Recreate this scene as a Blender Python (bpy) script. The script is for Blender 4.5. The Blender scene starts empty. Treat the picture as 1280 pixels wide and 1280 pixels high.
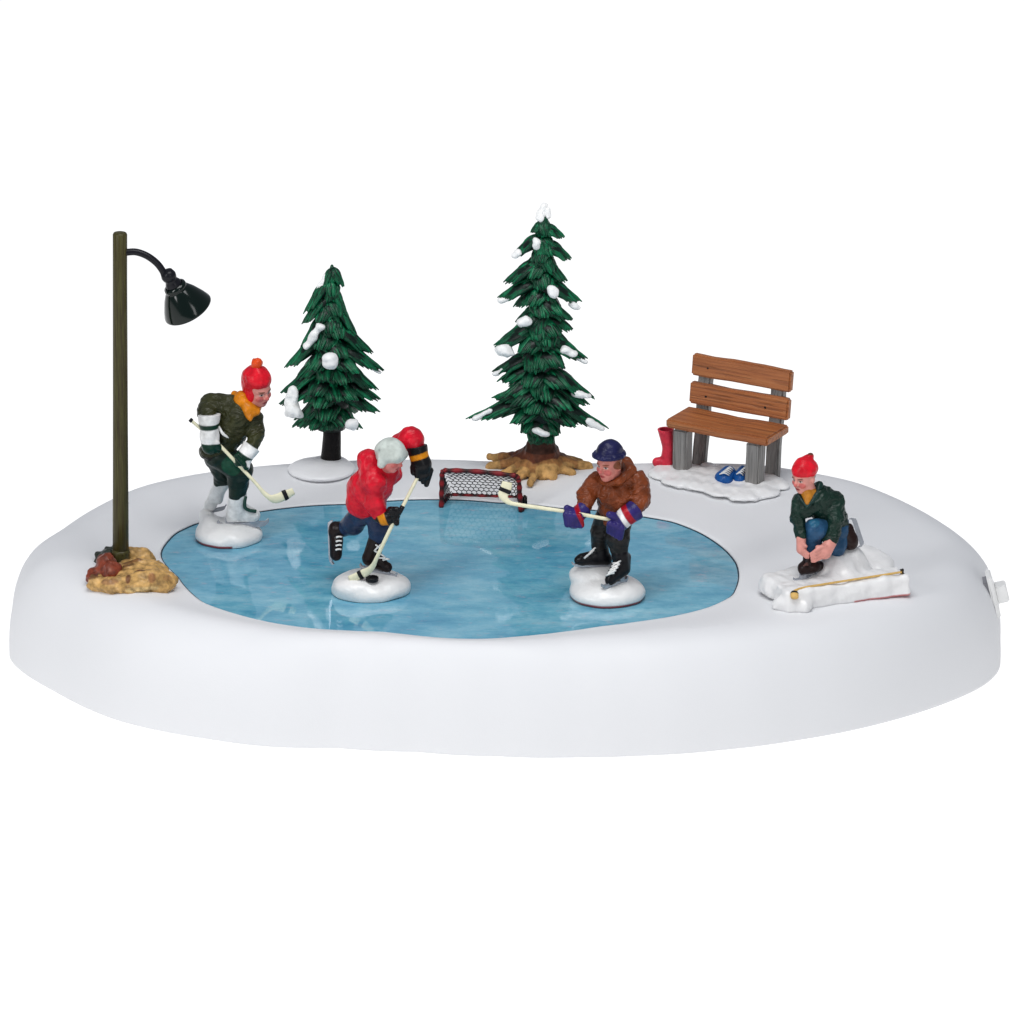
import bpy, bmesh, math, random
import numpy as np
from mathutils import Vector, Matrix

random.seed(7); rng = np.random.default_rng(7)
SC = bpy.context.scene; COL = SC.collection
R = math.radians

# ------------------------------------------------------------------ camera
PITCH = R(20); D = 60.0; ZI = 1.2                 # ice level
CP, SP = math.cos(PITCH), math.sin(PITCH)
AIM = np.array([0, 0, ZI]); FWD = np.array([0, CP, -SP]); UP = np.array([0, SP, CP]); RIGHT = np.array([1., 0, 0])
EYE = AIM - FWD * D
cam_d = bpy.data.cameras.new('camera'); cam = bpy.data.objects.new('camera', cam_d); COL.objects.link(cam)
cam.location = EYE; cam.rotation_euler = (R(90) - PITCH, 0, 0)
cam_d.sensor_width = 36; cam_d.lens = D * 100 / 1280 * 36; cam_d.clip_end = 1000; cam_d.clip_start = .5
SC.camera = cam

def ray(px, py):
    return FWD + RIGHT * ((px - 640) / 6000) + UP * (-(py - 640) / 6000)
def at_y(px, py, y):                               # photo position -> point at a known depth
    d = ray(px, py); return EYE + d * ((y - EYE[1]) / d[1])
def at_z(px, py, z):                               # photo position -> point at a known height
    d = ray(px, py); return EYE + d * ((z - EYE[2]) / d[2])

# ------------------------------------------------------------------ materials
def mat(name, build):
    m = bpy.data.materials.new(name); m.use_nodes = True
    nt = m.node_tree; b = nt.nodes['Principled BSDF']
    build(nt, b, nt.nodes, nt.links)
    return m
def N(nt, kind, **kw):
    n = nt.nodes.new(kind)
    for k, v in kw.items():
        if k in n.inputs: n.inputs[k].default_value = v
        else: setattr(n, k, v)
    return n
def noise(nt, scale, detail=4, rough=.55, mapping=None, coord='Object'):
    tc = N(nt, 'ShaderNodeTexCoord'); mp = N(nt, 'ShaderNodeMapping')
    if mapping: mp.inputs['Scale'].default_value = mapping
    nt.links.new(tc.outputs[coord], mp.inputs['Vector'])
    n = N(nt, 'ShaderNodeTexNoise', Scale=scale, Detail=detail, Roughness=rough)
    nt.links.new(mp.outputs[0], n.inputs['Vector'])
    return n
def ramp(nt, src, stops):
    r = nt.nodes.new('ShaderNodeValToRGB'); e = r.color_ramp.elements
    while len(e) < len(stops): e.new(.5)
    for i, (p, c) in enumerate(stops):
        e[i].position = p; e[i].color = (*c, 1) if len(c) == 3 else c
    nt.links.new(src, r.inputs[0]); return r
def bump(nt, b, src, strength, dist=.01):
    n = N(nt, 'ShaderNodeBump', Strength=strength, Distance=dist)
    nt.links.new(src, n.inputs['Height']); nt.links.new(n.outputs[0], b.inputs['Normal'])
def mixc(nt, a, bcol, fac, mode='MIX'):
    m = nt.nodes.new('ShaderNodeMix'); m.data_type = 'RGBA'; m.blend_type = mode
    for sock, v in ((6, a), (7, bcol), (0, fac)):
        if hasattr(v, 'node'): nt.links.new(v, m.inputs[sock])
        else: m.inputs[sock].default_value = v if sock == 0 else (*v, 1)
    return m.outputs[2]

def painted(name, rough=.42, mott=.35, mscale=9, bstr=.25, bscale=45, coat=0, spec=.3):
    """hand-painted resin: colour from the part's own paint, slightly uneven coat"""
    def f(nt, b, n, l):
        a = N(nt, 'ShaderNodeAttribute', attribute_name='Col')
        ns = noise(nt, mscale, 5)
        r = ramp(nt, ns.outputs[0], [(.3, (1 - mott,) * 3), (.72, (1 + mott * .6,) * 3)])
        c = mixc(nt, a.outputs['Color'], r.outputs[0], 1.0, 'MULTIPLY'); l.new(c, b.inputs['Base Color'])
        n2 = noise(nt, bscale, 3); bump(nt, b, n2.outputs[0], bstr, .012)
        b.inputs['Roughness'].default_value = rough
        b.inputs['Specular IOR Level'].default_value = spec; b.inputs['Coat Weight'].default_value = coat; b.inputs['Coat Roughness'].default_value = .15
    return mat(name, f)
def plain(name, c, rough=.4, bstr=.1, bscale=40, metal=0, mott=.15):
    def f(nt, b, n, l):
        ns = noise(nt, 12, 4)
        r = ramp(nt, ns.outputs[0], [(.3, tuple(v * (1 - mott) for v in c)), (.7, tuple(v * (1 + mott) for v in c))])
        l.new(r.outputs[0], b.inputs['Base Color'])
        n2 = noise(nt, bscale, 3); bump(nt, b, n2.outputs[0], bstr, .01)
        b.inputs['Roughness'].default_value = rough; b.inputs['Metallic'].default_value = metal; b.inputs['Specular IOR Level'].default_value = .2 if max(c) < .03 else .4
    return mat(name, f)

def _snow(nt, b, n, l):
    b.inputs['Base Color'].default_value = (.75, .755, .77, 1); b.inputs['Roughness'].default_value = .55
    n1 = noise(nt, 60, 4); n2 = noise(nt, 1.3, 3)
    ad = N(nt, 'ShaderNodeMath', operation='MULTIPLY_ADD'); l.new(n2.outputs[0], ad.inputs[0]); ad.inputs[1].default_value = 4; l.new(n1.outputs[0], ad.inputs[2])
    bump(nt, b, ad.outputs[0], .12, .015)
    r = ramp(nt, n2.outputs[0], [(.3, (.5,) * 3), (.7, (.62,) * 3)]); l.new(r.outputs[0], b.inputs['Roughness'])
M_SHELL = mat('matt_white_shell', _snow)
def _clump(nt, b, n, l):
    b.inputs['Base Color'].default_value = (.88, .88, .87, 1); b.inputs['Roughness'].default_value = .38
    n1 = noise(nt, 30, 4); bump(nt, b, n1.outputs[0], .3, .02)
M_SNOW = mat('white_snow_paint', _clump)
def _mound(nt, b, n, l):
    a = N(nt, 'ShaderNodeAttribute', attribute_name='Col'); l.new(a.outputs['Color'], b.inputs['Base Color'])
    b.inputs['Roughness'].default_value = .3
    n1 = noise(nt, 14, 4); bump(nt, b, n1.outputs[0], .3, .03)
M_MOUND = mat('glazed_snow_paint', _mound)
def _ice(nt, b, n, l):
    n1 = noise(nt, 1.3, 8, .72, (1.0, 2.2, 1)); n2 = noise(nt, 4.2, 6, .75, (1.0, 2.4, 1)); n3 = noise(nt, .5, 3, .5, (1, 1.6, 1)); n4 = noise(nt, 5, 6, .8, (1.1, 2.3, 1))
    r1 = ramp(nt, n1.outputs[0], [(.33, (.075, .30, .45)), (.5, (.15, .42, .56)), (.68, (.28, .54, .65))])
    r3 = ramp(nt, n3.outputs[0], [(.35, (.86, .92, .97)), (.65, (1.12, 1.06, 1.03))])
    c = mixc(nt, r1.outputs[0], r3.outputs[0], 1.0, 'MULTIPLY')
    r2 = ramp(nt, n2.outputs[0], [(.57, (0, 0, 0)), (.70, (.5,) * 3)])
    c = mixc(nt, c, (.50, .40, .48), r2.outputs[0])
    r4 = ramp(nt, n4.outputs[0], [(.52, (0, 0, 0)), (.72, (.6,) * 3)])
    c = mixc(nt, c, (.03, .25, .36), r4.outputs[0])
    l.new(c, b.inputs['Base Color'])
    b.inputs['Roughness'].default_value = .035; b.inputs['IOR'].default_value = 1.8
    n5 = noise(nt, 1.2, 3); bump(nt, b, n5.outputs[0], .012, .05)
M_ICE = mat('blue_ice', _ice)
def _glow_ground(nt, b, n, l):                             # white ground with added glow, keeping it pure white without shadows
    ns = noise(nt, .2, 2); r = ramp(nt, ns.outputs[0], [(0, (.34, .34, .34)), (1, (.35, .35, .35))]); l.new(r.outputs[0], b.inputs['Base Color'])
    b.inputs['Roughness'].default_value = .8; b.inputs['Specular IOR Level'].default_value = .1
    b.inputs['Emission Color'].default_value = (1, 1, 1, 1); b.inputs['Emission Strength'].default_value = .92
M_GLOW_GROUND = mat('glowing_white_ground', _glow_ground)
M_PAINT = painted('resin_paint')
def _cloth(nt, b, n, l, st=.75):
    a = N(nt, 'ShaderNodeAttribute', attribute_name='Col'); ns = noise(nt, 7, 5); f = noise(nt, 4.5, 2, .45, (1, 1, 1.8)); f.inputs['Distortion'].default_value = 1.4; g = noise(nt, 40, 2)
    r = ramp(nt, ns.outputs[0], [(.3, (.6,) * 3), (.72, (1.25,) * 3)])
    l.new(mixc(nt, a.outputs['Color'], r.outputs[0], 1.0, 'MULTIPLY'), b.inputs['Base Color'])
    ad = N(nt, 'ShaderNodeMath', operation='MULTIPLY_ADD'); l.new(g.outputs[0], ad.inputs[0]); ad.inputs[1].default_value = .035; l.new(f.outputs[0], ad.inputs[2])
    bump(nt, b, ad.outputs[0], st, .10); b.inputs['Roughness'].default_value = .34; b.inputs['Specular IOR Level'].default_value = .22
M_CLOTH = mat('resin_cloth_paint', lambda *q: _cloth(*q, st=.22))
M_FOLDS = mat('resin_creased_coat_paint', lambda *q: _cloth(*q, st=.62))
M_GLOSS = painted('resin_gloss_paint', .3, .3, 9, .2, 40, 0, .2)
M_SKIN = painted('resin_skin_paint', .38, .15, 12, .12, 40)
M_NEEDLE = painted('pine_needle_paint', .34, .5, 14, .35, 60, 0, .3)
M_BARK = painted('bark_paint', .5, .55, 10, .7, 30, 0, .15)
M_ROCK = painted('rock_paint', .35, .6, 13, .8, 18)
M_SILVER = plain('silver_blade_paint', (.40, .42, .46), .22, .15, 50, .4)
M_CREAM = plain('cream_stick_paint', (.76, .73, .52), .4, .12, 30, 0, .06)
M_BLACK = plain('black_paint', (.008, .008, .01), .35, .2, 60)
M_GOLD = plain('yellow_stick_paint', (.66, .42, .13), .4, .2, 40)
M_LACE = plain('white_lace_paint', (.8, .8, .78), .45)
M_GREENLACE = plain('green_lace_paint', (.008, .05, .035), .45)
M_PLASTIC = plain('white_plastic', (.8, .8, .79), .4, .03, 20, 0, .02)
M_ARM = plain('black_tube', (.006, .006, .009), .3, .05)
def _pole(nt, b, n, l):
    ns = noise(nt, 7, 4, .6, (9, 9, .35))
    r = ramp(nt, ns.outputs[0], [(.3, (.030, .020, .009)), (.5, (.048, .042, .013)), (.7, (.07, .066, .018))]); l.new(r.outputs[0], b.inputs['Base Color'])
    b.inputs['Roughness'].default_value = .38; b.inputs['Specular IOR Level'].default_value = .2; bump(nt, b, ns.outputs[0], .15, .01)
M_POLE = mat('olive_pole_paint', _pole)
def _shade(nt, b, n, l):
    b.inputs['Base Color'].default_value = (.0006, .005, .0035, 1); b.inputs['Roughness'].default_value = .13
    b.inputs['Specular IOR Level'].default_value = .34
    ns = noise(nt, 8, 2); bump(nt, b, ns.outputs[0], .02, .01)
M_SHADE = mat('dark_green_enamel', _shade)
def wood(name, dark, mid, light, grain_axis):
    def f(nt, b, n, l):
        sc = [17, 17, 17]; sc[grain_axis] = .5
        n1 = noise(nt, 1.6, 6, .65, tuple(sc)); n2 = noise(nt, 1.1, 3, .5, tuple(v * (1.7 if v > 1 else 1) for v in sc))
        r = ramp(nt, n1.outputs[0], [(.28, dark), (.5, mid), (.75, light)])
        r2 = ramp(nt, n2.outputs[0], [(.40, (.18,) * 3), (.45, (1,) * 3)])
        c = mixc(nt, r.outputs[0], r2.outputs[0], .38, 'MULTIPLY'); l.new(c, b.inputs['Base Color'])
        b.inputs['Roughness'].default_value = .5
        ad = N(nt, 'ShaderNodeMath', operation='ADD'); l.new(n1.outputs[0], ad.inputs[0]); l.new(r2.outputs[0], ad.inputs[1]); bump(nt, b, ad.outputs[0], .35, .015)
    return mat(name, f)
M_WOOD = wood('orange_brown_wood', (.22, .062, .018), (.37, .12, .034), (.46, .175, .058), 0)
M_GREYWOOD = wood('grey_weathered_wood', (.15, .142, .135), (.24, .23, .22), (.33, .32, .305), 2)

# ------------------------------------------------------------------ objects
def setp(o, label=None, cat=None, group=None, kind=None):
    for k, v in (('label', label), ('category', cat), ('group', group), ('kind', kind)):
        if v: o[k] = v
    return o
def thing(name, loc, label, cat, group=None, rz=0):
    o = bpy.data.objects.new(name, None); COL.objects.link(o); o.location = tuple(loc); o.rotation_euler = (0, 0, rz)
    o.empty_display_size = .2
    return setp(o, label, cat, group)
def obj(name, verts, faces, m, parent=None, origin=(0, 0, 0), col=None, smooth=True, label=None):
    v = np.asarray(verts, dtype=np.float64) - np.asarray(origin)
    me = bpy.data.meshes.new(name); me.from_pydata(v.tolist(), [], [tuple(int(i) for i in f) for f in faces]); me.validate(); me.update()
    me.polygons.foreach_set('use_smooth', [bool(smooth)] * len(me.polygons))
    if col is not None:
        a = me.color_attributes.new('Col', 'FLOAT_COLOR', 'POINT')
        c = np.ones((len(v), 4), dtype=np.float32); c[:, :3] = col; a.data.foreach_set('color', c.ravel())
    me.materials.append(m)
    o = bpy.data.objects.new(name, me); COL.objects.link(o)
    if parent is not None: o.parent = parent
    else: o.location = tuple(origin)
    if label: o['label'] = label
    return o

# ------------------------------------------------------------------ signed-distance modelling (surface nets)
def V(*a): return np.array(a, dtype=float)
def cone(a, b, ra, rb, k=None): return dict(t='cone', a=np.asarray(a), b=np.asarray(b), ra=ra, rb=rb, k=k)
def ball(c, r, k=None): return cone(c, np.asarray(c) + 1e-4, r, r, k)
def ell(c, rad, M=None, k=None): return dict(t='ell', c=np.asarray(c), r=np.asarray(rad, float), M=np.eye(3) if M is None else np.asarray(M), k=k)
def box(c, half, M=None, rnd=.02, k=None): return dict(t='box', c=np.asarray(c), r=np.asarray(half, float), M=np.eye(3) if M is None else np.asarray(M), rnd=rnd, k=k)
def slab(a, b): return dict(t='slab', a=np.asarray(a), b=np.asarray(b), k=None)
def half(p, n): n = np.asarray(n, float); return dict(t='half', a=np.asarray(p), n=n / np.linalg.norm(n), k=None)
def sub(p): p = dict(p); p['sub'] = True; return p
def dist(p, P):
    t = p['t']
    if t == 'cone':
        ba = p['b'] - p['a']; pa = P - p['a']; s = np.clip(pa @ ba / max(ba @ ba, 1e-9), 0, 1)
        return np.linalg.norm(pa - s[..., None] * ba, axis=-1) - (p['ra'] + (p['rb'] - p['ra']) * s)
    if t == 'ell':
        q = (P - p['c']) @ p['M'].T; k0 = np.linalg.norm(q / p['r'], axis=-1); k1 = np.linalg.norm(q / p['r'] ** 2, axis=-1)
        return k0 * (k0 - 1) / np.maximum(k1, 1e-6)
    if t == 'box':
        q = np.abs((P - p['c']) @ p['M'].T) - p['r'] + p['rnd']
        return np.linalg.norm(np.maximum(q, 0), axis=-1) + np.minimum(q.max(-1), 0) - p['rnd']
    if t == 'slab':
        ba = p['b'] - p['a']; L = np.linalg.norm(ba); s = (P - p['a']) @ (ba / L); return np.maximum(-s, s - L)
    if t == 'half': return (P - p['a']) @ p['n']
def bbox(p):
    if p['t'] == 'cone':
        r = max(p['ra'], p['rb']); return np.minimum(p['a'], p['b']) - r, np.maximum(p['a'], p['b']) + r
    e = np.abs(p['M'].T) @ p['r']; return p['c'] - e, p['c'] + e
def wob(P, seed, f, amp):
    g = np.random.default_rng(seed); o = np.zeros(P.shape[:-1])
    for i in range(7):
        d = g.normal(size=3); d /= np.linalg.norm(d); o += np.sin(P @ d * f * g.uniform(.6, 1.8) + g.uniform(0, 6.3))
    return o * amp / 3
def sdf_mesh(prims, h=.013, k=.03, zmin=None, wobble=None, cuts=()):
    pos = [p for p in prims if not p.get('sub')]
    bb = [bbox(p) for p in pos]; lo = np.min([b[0] for b in bb], 0) - .04 - 2 * h; hi = np.max([b[1] for b in bb], 0) + .04 + 2 * h
    n = np.ceil((hi - lo) / h).astype(int) + 1
    vals = np.full(n, 1.0, dtype=np.float64)
    ax = [lo[i] + np.arange(n[i]) * h for i in range(3)]
    for p in prims:
        kk = k if p['k'] is None else p['k']
        b = bbox(p); i0 = np.maximum(((b[0] - lo - kk) / h).astype(int) - 3, 0); i1 = np.minimum(((b[1] - lo + kk) / h).astype(int) + 4, n)
        if (i1 <= i0).any(): continue
        sl = tuple(slice(i0[i], i1[i]) for i in range(3))
        P = np.stack(np.meshgrid(*[ax[i][sl[i]] for i in range(3)], indexing='ij'), -1)
        d = dist(p, P); v = vals[sl]
        if p.get('sub'):
            q = -d; e = np.maximum(kk - np.abs(v - q), 0) / kk; vals[sl] = np.maximum(v, q) + e * e * kk * .25
        else:
            e = np.maximum(kk - np.abs(v - d), 0) / kk; vals[sl] = np.minimum(v, d) - e * e * kk * .25
    if wobble or zmin is not None or cuts:
        P = np.stack(np.meshgrid(*ax, indexing='ij'), -1)
        for w in (wobble or []): vals += wob(P, *w)
        if zmin is not None: vals = np.maximum(vals, zmin - P[..., 2])
        for c in cuts: vals = np.maximum(vals, dist(c, P))
    for a in range(3):                                    # keep the surface closed at the grid border
        s = [slice(None)] * 3
        for e in (0, -1): s[a] = e; vals[tuple(s)] = np.maximum(vals[tuple(s)], h)
    ins = vals < 0
    offs = np.array([[i, j, l] for i in (0, 1) for j in (0, 1) for l in (0, 1)])
    cnt = sum(ins[o[0]:n[0] - 1 + o[0], o[1]:n[1] - 1 + o[1], o[2]:n[2] - 1 + o[2]].astype(np.int8) for o in offs)
    act = (cnt > 0) & (cnt < 8); idx = np.argwhere(act)
    cid = np.full(act.shape, -1, dtype=np.int64); cid[act] = np.arange(len(idx))
    cv = np.stack([vals[tuple((idx + o).T)] for o in offs], 1)
    acc = np.zeros((len(idx), 3)); num = np.zeros(len(idx))
    for a in range(8):
        for b in range(a + 1, 8):
            if np.abs(offs[a] - offs[b]).sum() != 1: continue
            va, vb = cv[:, a], cv[:, b]; m = (va < 0) != (vb < 0)
            t = np.where(m, va / np.where(m, va - vb, 1), 0)
            acc += np.where(m[:, None], offs[a] + t[:, None] * (offs[b] - offs[a]), 0); num += m
    verts = lo + (idx + acc / num[:, None]) * h
    quads = []
    for a in range(3):
        s0 = [slice(None)] * 3; s1 = [slice(None)] * 3; s0[a] = slice(0, -1); s1[a] = slice(1, None)
        A, B = ins[tuple(s0)], ins[tuple(s1)]
        b, c = (a + 1) % 3, (a + 2) % 3
        for cond, flip in ((A & ~B, False), (~A & B, True)):
            e = np.argwhere(cond)
            e = e[(e[:, b] > 0) & (e[:, c] > 0) & (e[:, b] < n[b] - 1) & (e[:, c] < n[c] - 1)]
            q = []
            for db, dc in ((0, 0), (-1, 0), (-1, -1), (0, -1)):
                g = e.copy(); g[:, b] += db; g[:, c] += dc; q.append(cid[tuple(g.T)])
            q = np.stack(q, 1)
            quads.append(q[:, ::-1] if flip else q)
    # orientation: outward
    return verts, np.concatenate(quads)
def sdf(name, prims, m, parent, origin, col=(.8, .8, .8), paint=(), h=.013, k=.03, label=None, **kw):
    v, f = sdf_mesh(prims, h, k, **kw)
    c = np.tile(np.array(col, dtype=float), (len(v), 1))
    for p, pc in paint:
        ps = p if isinstance(p, (list, tuple)) else [p]
        d = np.max([dist(q, v) for q in ps], 0)
        w = np.clip(.5 - d / (h * .8), 0, 1)[:, None]; c = c * (1 - w) + np.array(pc) * w
    return obj(name, v, f, m, parent, origin, c, label=label)

# ------------------------------------------------------------------ explicit meshes
class MB:
    def __init__(s): s.v = []; s.f = []; s.c = []
    def add(s, v, f, c=None):
        o = len(s.v); s.v += [tuple(x) for x in v]; s.f += [tuple(i + o for i in q) for q in f]
        s.c += [tuple(c)] * len(v) if (c is not None and np.ndim(c) == 1) else ([tuple(x) for x in c] if c is not None else [(.8, .8, .8)] * len(v))
    def sweep(s, pts, ru, rv=None, ref=(0, 0, 1), n=12, c=None, cap=True):
        pts = np.asarray(pts, float); m = len(pts)
        ru = np.broadcast_to(ru, m); rv = ru if rv is None else np.broadcast_to(rv, m)
        T = np.gradient(pts, axis=0); T /= np.linalg.norm(T, axis=1)[:, None]
        V_, F = [], []
        for i in range(m):
            u = np.cross(T[i], ref); u /= np.linalg.norm(u) + 1e-9; w = np.cross(u, T[i])
            for j in range(n):
                a = 2 * math.pi * j / n; V_.append(pts[i] + u * ru[i] * math.cos(a) + w * rv[i] * math.sin(a))
        for i in range(m - 1):
            for j in range(n): F.append((i * n + j, i * n + (j + 1) % n, (i + 1) * n + (j + 1) % n, (i + 1) * n + j))
        if cap: F.append(tuple(range(n))[::-1]); F.append(tuple(range((m - 1) * n, m * n)))
        s.add(V_, [q[::-1] for q in F], c)
    def obox(s, c, half, M=np.eye(3), col=None, bev=0):
        bm = bmesh.new(); bmesh.ops.create_cube(bm, size=2)
        for v in bm.verts: v.co = Vector((v.co.x * half[0], v.co.y * half[1], v.co.z * half[2]))
        if bev: bmesh.ops.bevel(bm, geom=bm.edges[:], offset=bev, segments=2, affect='EDGES')
        bm.verts.index_update()
        s.add([np.asarray(c) + np.asarray(M).T @ np.array(v.co) for v in bm.verts], [[v.index for v in f.verts] for f in bm.faces], col); bm.free()
    def build(s, name, m, parent=None, origin=(0, 0, 0), smooth=True, label=None):
        return obj(name, s.v, s.f, m, parent, origin, np.array(s.c), smooth, label)
def spline(pts, n=24):
    pts = np.asarray(pts, float); out = []
    P = np.vstack([2 * pts[0] - pts[1], pts, 2 * pts[-1] - pts[-2]]); m = len(pts) - 1
    for t in np.linspace(0, m, n):
        i = min(int(t), m - 1); u = t - i; p0, p1, p2, p3 = P[i:i + 4]
        out.append(.5 * (2 * p1 + (p2 - p0) * u + (2 * p0 - 5 * p1 + 4 * p2 - p3) * u * u + (3 * p1 - p0 - 3 * p2 + p3) * u ** 3))
    return np.array(out)

# ================================================================== setting
obj('ground', [(-60, -40, 0), (60, -40, 0), (60, 90, 0), (-60, 90, 0)], [(0, 1, 2, 3)], M_GLOW_GROUND, smooth=False)['kind'] = 'structure'

POND = [(200, 692), (202, 684), (219, 664), (245, 652), (326, 637), (439, 628), (491, 623.5), (548, 622), (620, 626), (700, 633), (806, 644), (841, 650), (876, 664), (908, 686), (921, 702),
        (924, 722), (915, 744), (886, 758), (847, 768), (796, 776), (748, 782), (700, 789), (652, 794), (604, 797.5), (556, 796.5), (510, 792), (479, 788.5), (436, 787), (378, 783), (334, 776), (291, 765), (254, 752), (236, 737), (222, 719), (204, 701)]
OUT = [(12, 800, .25), (13, 770, .5), (20, 740, .75), (40, 697, 1.0), (69, 672, 1.08), (137, 624, 1.15), (162, 613, 1.15), (219, 596, 1.15), (272, 586, 1.15), (340, 579, 1.15), (420, 574, 1.15), (500, 572, 1.15), (615, 574, 1.15), (736, 577, 1.15),
       (800, 579, 1.15), (900, 580, 1.15), (978, 582, 1.15), (1025, 590, 1.15), (1085, 606, 1.15), (1150, 636, 1.12), (1210, 680, 1.05), (1231, 712, .95), (1241, 747, .75), (1248, 778, .5), (1251, 806, .25), (1249, 828, .1), (1240, 846, .03), (1226, 860, 0),
       (1200, 872, 0), (1100, 905, 0), (1000, 925, 0), (900, 938, 0), (800, 945, 0), (720, 947, 0), (620, 945.5, 0), (520, 940, 0), (420, 935, 0), (325, 933, 0), (260, 924, 0), (200, 914, 0), (150, 902, 0), (72, 866, 0), (25, 833, .05)]
CEN = at_z(570, 706, ZI)
def polar(pts, push):
    pts = np.array(pts); d = pts[:, :2] - CEN[:2]; a = np.arctan2(d[:, 1], d[:, 0]); r = np.hypot(d[:, 0], d[:, 1]) + push
    o = np.argsort(a); a, r = a[o], r[o]
    a = np.concatenate([a - 2 * math.pi, a, a + 2 * math.pi]); r = np.tile(r, 3)
    th = np.linspace(-math.pi, math.pi, NA, endpoint=False); v = np.interp(th, a, r)
    ker = np.array([1, 2, 3, 2, 1.]); ker /= ker.sum()
    return np.convolve(np.concatenate([v[-2:], v, v[:2]]), ker, 'valid')
NA = 360; TH = np.linspace(-math.pi, math.pi, NA, endpoint=False)
RP = polar([at_z(x, y, ZI + .03) for x, y in POND], 0)
RO = polar([at_z(x, y, z) for x, y, z in OUT], np.array([.02 if z < .3 else (.06 if z < .9 else (.30 if 30 < x < 170 else .20 if 170 < x < 240 else .26 if 1060 < x < 1235 else .13)) for x, _, z in OUT]))
for _ in range(3): RO = (np.roll(RO, 1) + 2 * RO + np.roll(RO, -1)) / 4
def snow_z(x, y):
    """height of the snow rim at a place"""
    a = math.atan2(y - CEN[1], x - CEN[0]); r = math.hypot(x - CEN[0], y - CEN[1]); i = int((a + math.pi) / (2 * math.pi) * NA) % NA
    return float(prof(np.array([r]), RP[i], RO[i])[0])
def prof(r, rp, ro):
    w = ro - rp; t = np.clip((r - rp) / w, 0, 1)
    up = ZI + .024 + .085 * np.sin(np.clip((r - rp) / (.5 * w), 0, 1) * math.pi / 2) ** 1.5
    RS = min(.92, .97 * w); x = np.clip((ro - r) / RS, 0, 1)
    return up * (1 - (1 - x) ** 2.8) ** (1 / 2.4)
base = thing('display_base', (CEN[0], CEN[1], 0), 'large oval white snow base with a sunken blue ice pond, carrying everything', 'display base')
bo = np.array([CEN[0], CEN[1], 0])
tt = np.concatenate([np.linspace(0, .6, 26), .6 + .4 * (1 - (1 - np.linspace(0, 1, 34)[1:]) ** 2.6)])
vs, fs = [], []
rings = []
rings.append((RP, np.full(NA, ZI - .12))); rings.append((RP, np.full(NA, ZI + .012)))
rings.append((RP + .008, np.full(NA, ZI + .022)))
for t in tt[1:]:
    r = RP + (RO - RP) * t
    rings.append((r, np.array([prof(np.array([r[i]]), RP[i], RO[i])[0] for i in range(NA)])))
rings[-1] = (RO, np.full(NA, .012))
rings.append((RO - .02, np.full(NA, .003))); rings.append((RO - .4, np.full(NA, .003)))
for r, z in rings: vs += [(CEN[0] + r[i] * math.cos(TH[i]), CEN[1] + r[i] * math.sin(TH[i]), z[i]) for i in range(NA)]
for q in range(len(rings) - 1):
    for i in range(NA): fs.append((q * NA + i, (q + 1) * NA + i, (q + 1) * NA + (i + 1) % NA, q * NA + (i + 1) % NA))
obj('snow_shell', vs, fs, M_SHELL, base, bo)
iv = [(CEN[0], CEN[1], ZI)]; iff = []
for k_, dz_ in ((.25, 0), (.5, 0), (.75, 0), (1, 0), (1, -.0005), (1, -.1)): iv += [(CEN[0] + (RP[i] - .018) * k_ * math.cos(TH[i]), CEN[1] + (RP[i] - .018) * k_ * math.sin(TH[i]), ZI + dz_) for i in range(NA)]
for i in range(NA): iff.append((0, 1 + i, 1 + (i + 1) % NA))
for q in (0, 1, 2, 4):
    for i in range(NA): iff.append((1 + q * NA + i, 1 + (q + 1) * NA + i, 1 + (q + 1) * NA + (i + 1) % NA, 1 + q * NA + (i + 1) % NA))
obj('ice', iv, iff, M_ICE, base, bo)
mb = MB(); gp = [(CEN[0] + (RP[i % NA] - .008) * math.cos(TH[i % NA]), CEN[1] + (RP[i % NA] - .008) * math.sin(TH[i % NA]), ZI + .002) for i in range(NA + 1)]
mb.sweep(gp, .009, n=8, cap=False); mb.build('gap_shade', plain('dark_blue_gap_shade', (.012, .035, .06), .4), base, bo)  # dark tube added as the shade in the gap around the ice
# switch on the right-hand end
sw0 = at_y(1241, 742, -2.0)
tl = R(14); Msw = np.array([[math.cos(tl), 0, math.sin(tl)], [0, 1, 0], [-math.sin(tl), 0, math.cos(tl)]])
mb = MB(); mb.obox(sw0, (.035, .17, .27), Msw, bev=.02); swp = mb.build('switch_plate', M_PLASTIC, base, bo, smooth=False)
mb = MB(); mb.obox(sw0 + Msw.T @ V(.105, -.01, .0), (.075, .10, .11), Msw, bev=.015); mb.build('switch_knob', M_PLASTIC, swp, bo, smooth=False)
mb = MB(); mb.obox(sw0 + Msw.T @ V(-.1, 0, 0), (.08, .12, .20), Msw, bev=.01); mb.build('switch_socket', plain('grey_plastic', (.22, .22, .24), .5), swp, bo, smooth=False)

# ================================================================== street lamp
lx = at_z(151, 706, 1.3); LY = lx[1]
def L(px, py, dy=0): return at_y(px, py, LY + dy)
lo_ = V(lx[0], LY, snow_z(lx[0], LY))
lamp = thing('street_lamp', lo_, 'tall olive lamp post with a drooping dark green shade, set in brown rocks', 'street lamp')
mb = MB(); pts = [L(151, 712), L(150.8, 650), L(150.4, 500), L(150, 350), L(150, 293), L(150, 291), L(150, 290.5)]
mb.sweep(pts, [.098, .096, .09, .086, .086, .075, .06], n=28, ref=(0, 1, 0)); pole = mb.build('pole', M_POLE, lamp, lo_)
mb = MB(); mb.sweep([L(151, 686.5), L(151, 690), L(151, 694), L(151, 706)], [.1, .112, .106, .105], n=28, ref=(0, 1, 0)); mb.build('collar', M_POLE, lamp, lo_)
mb = MB(); apts = spline([L(156, 315.5), L(170, 315), L(184, 320), L(196, 329), L(203.5, 339), L(206, 346)], 30)
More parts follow.
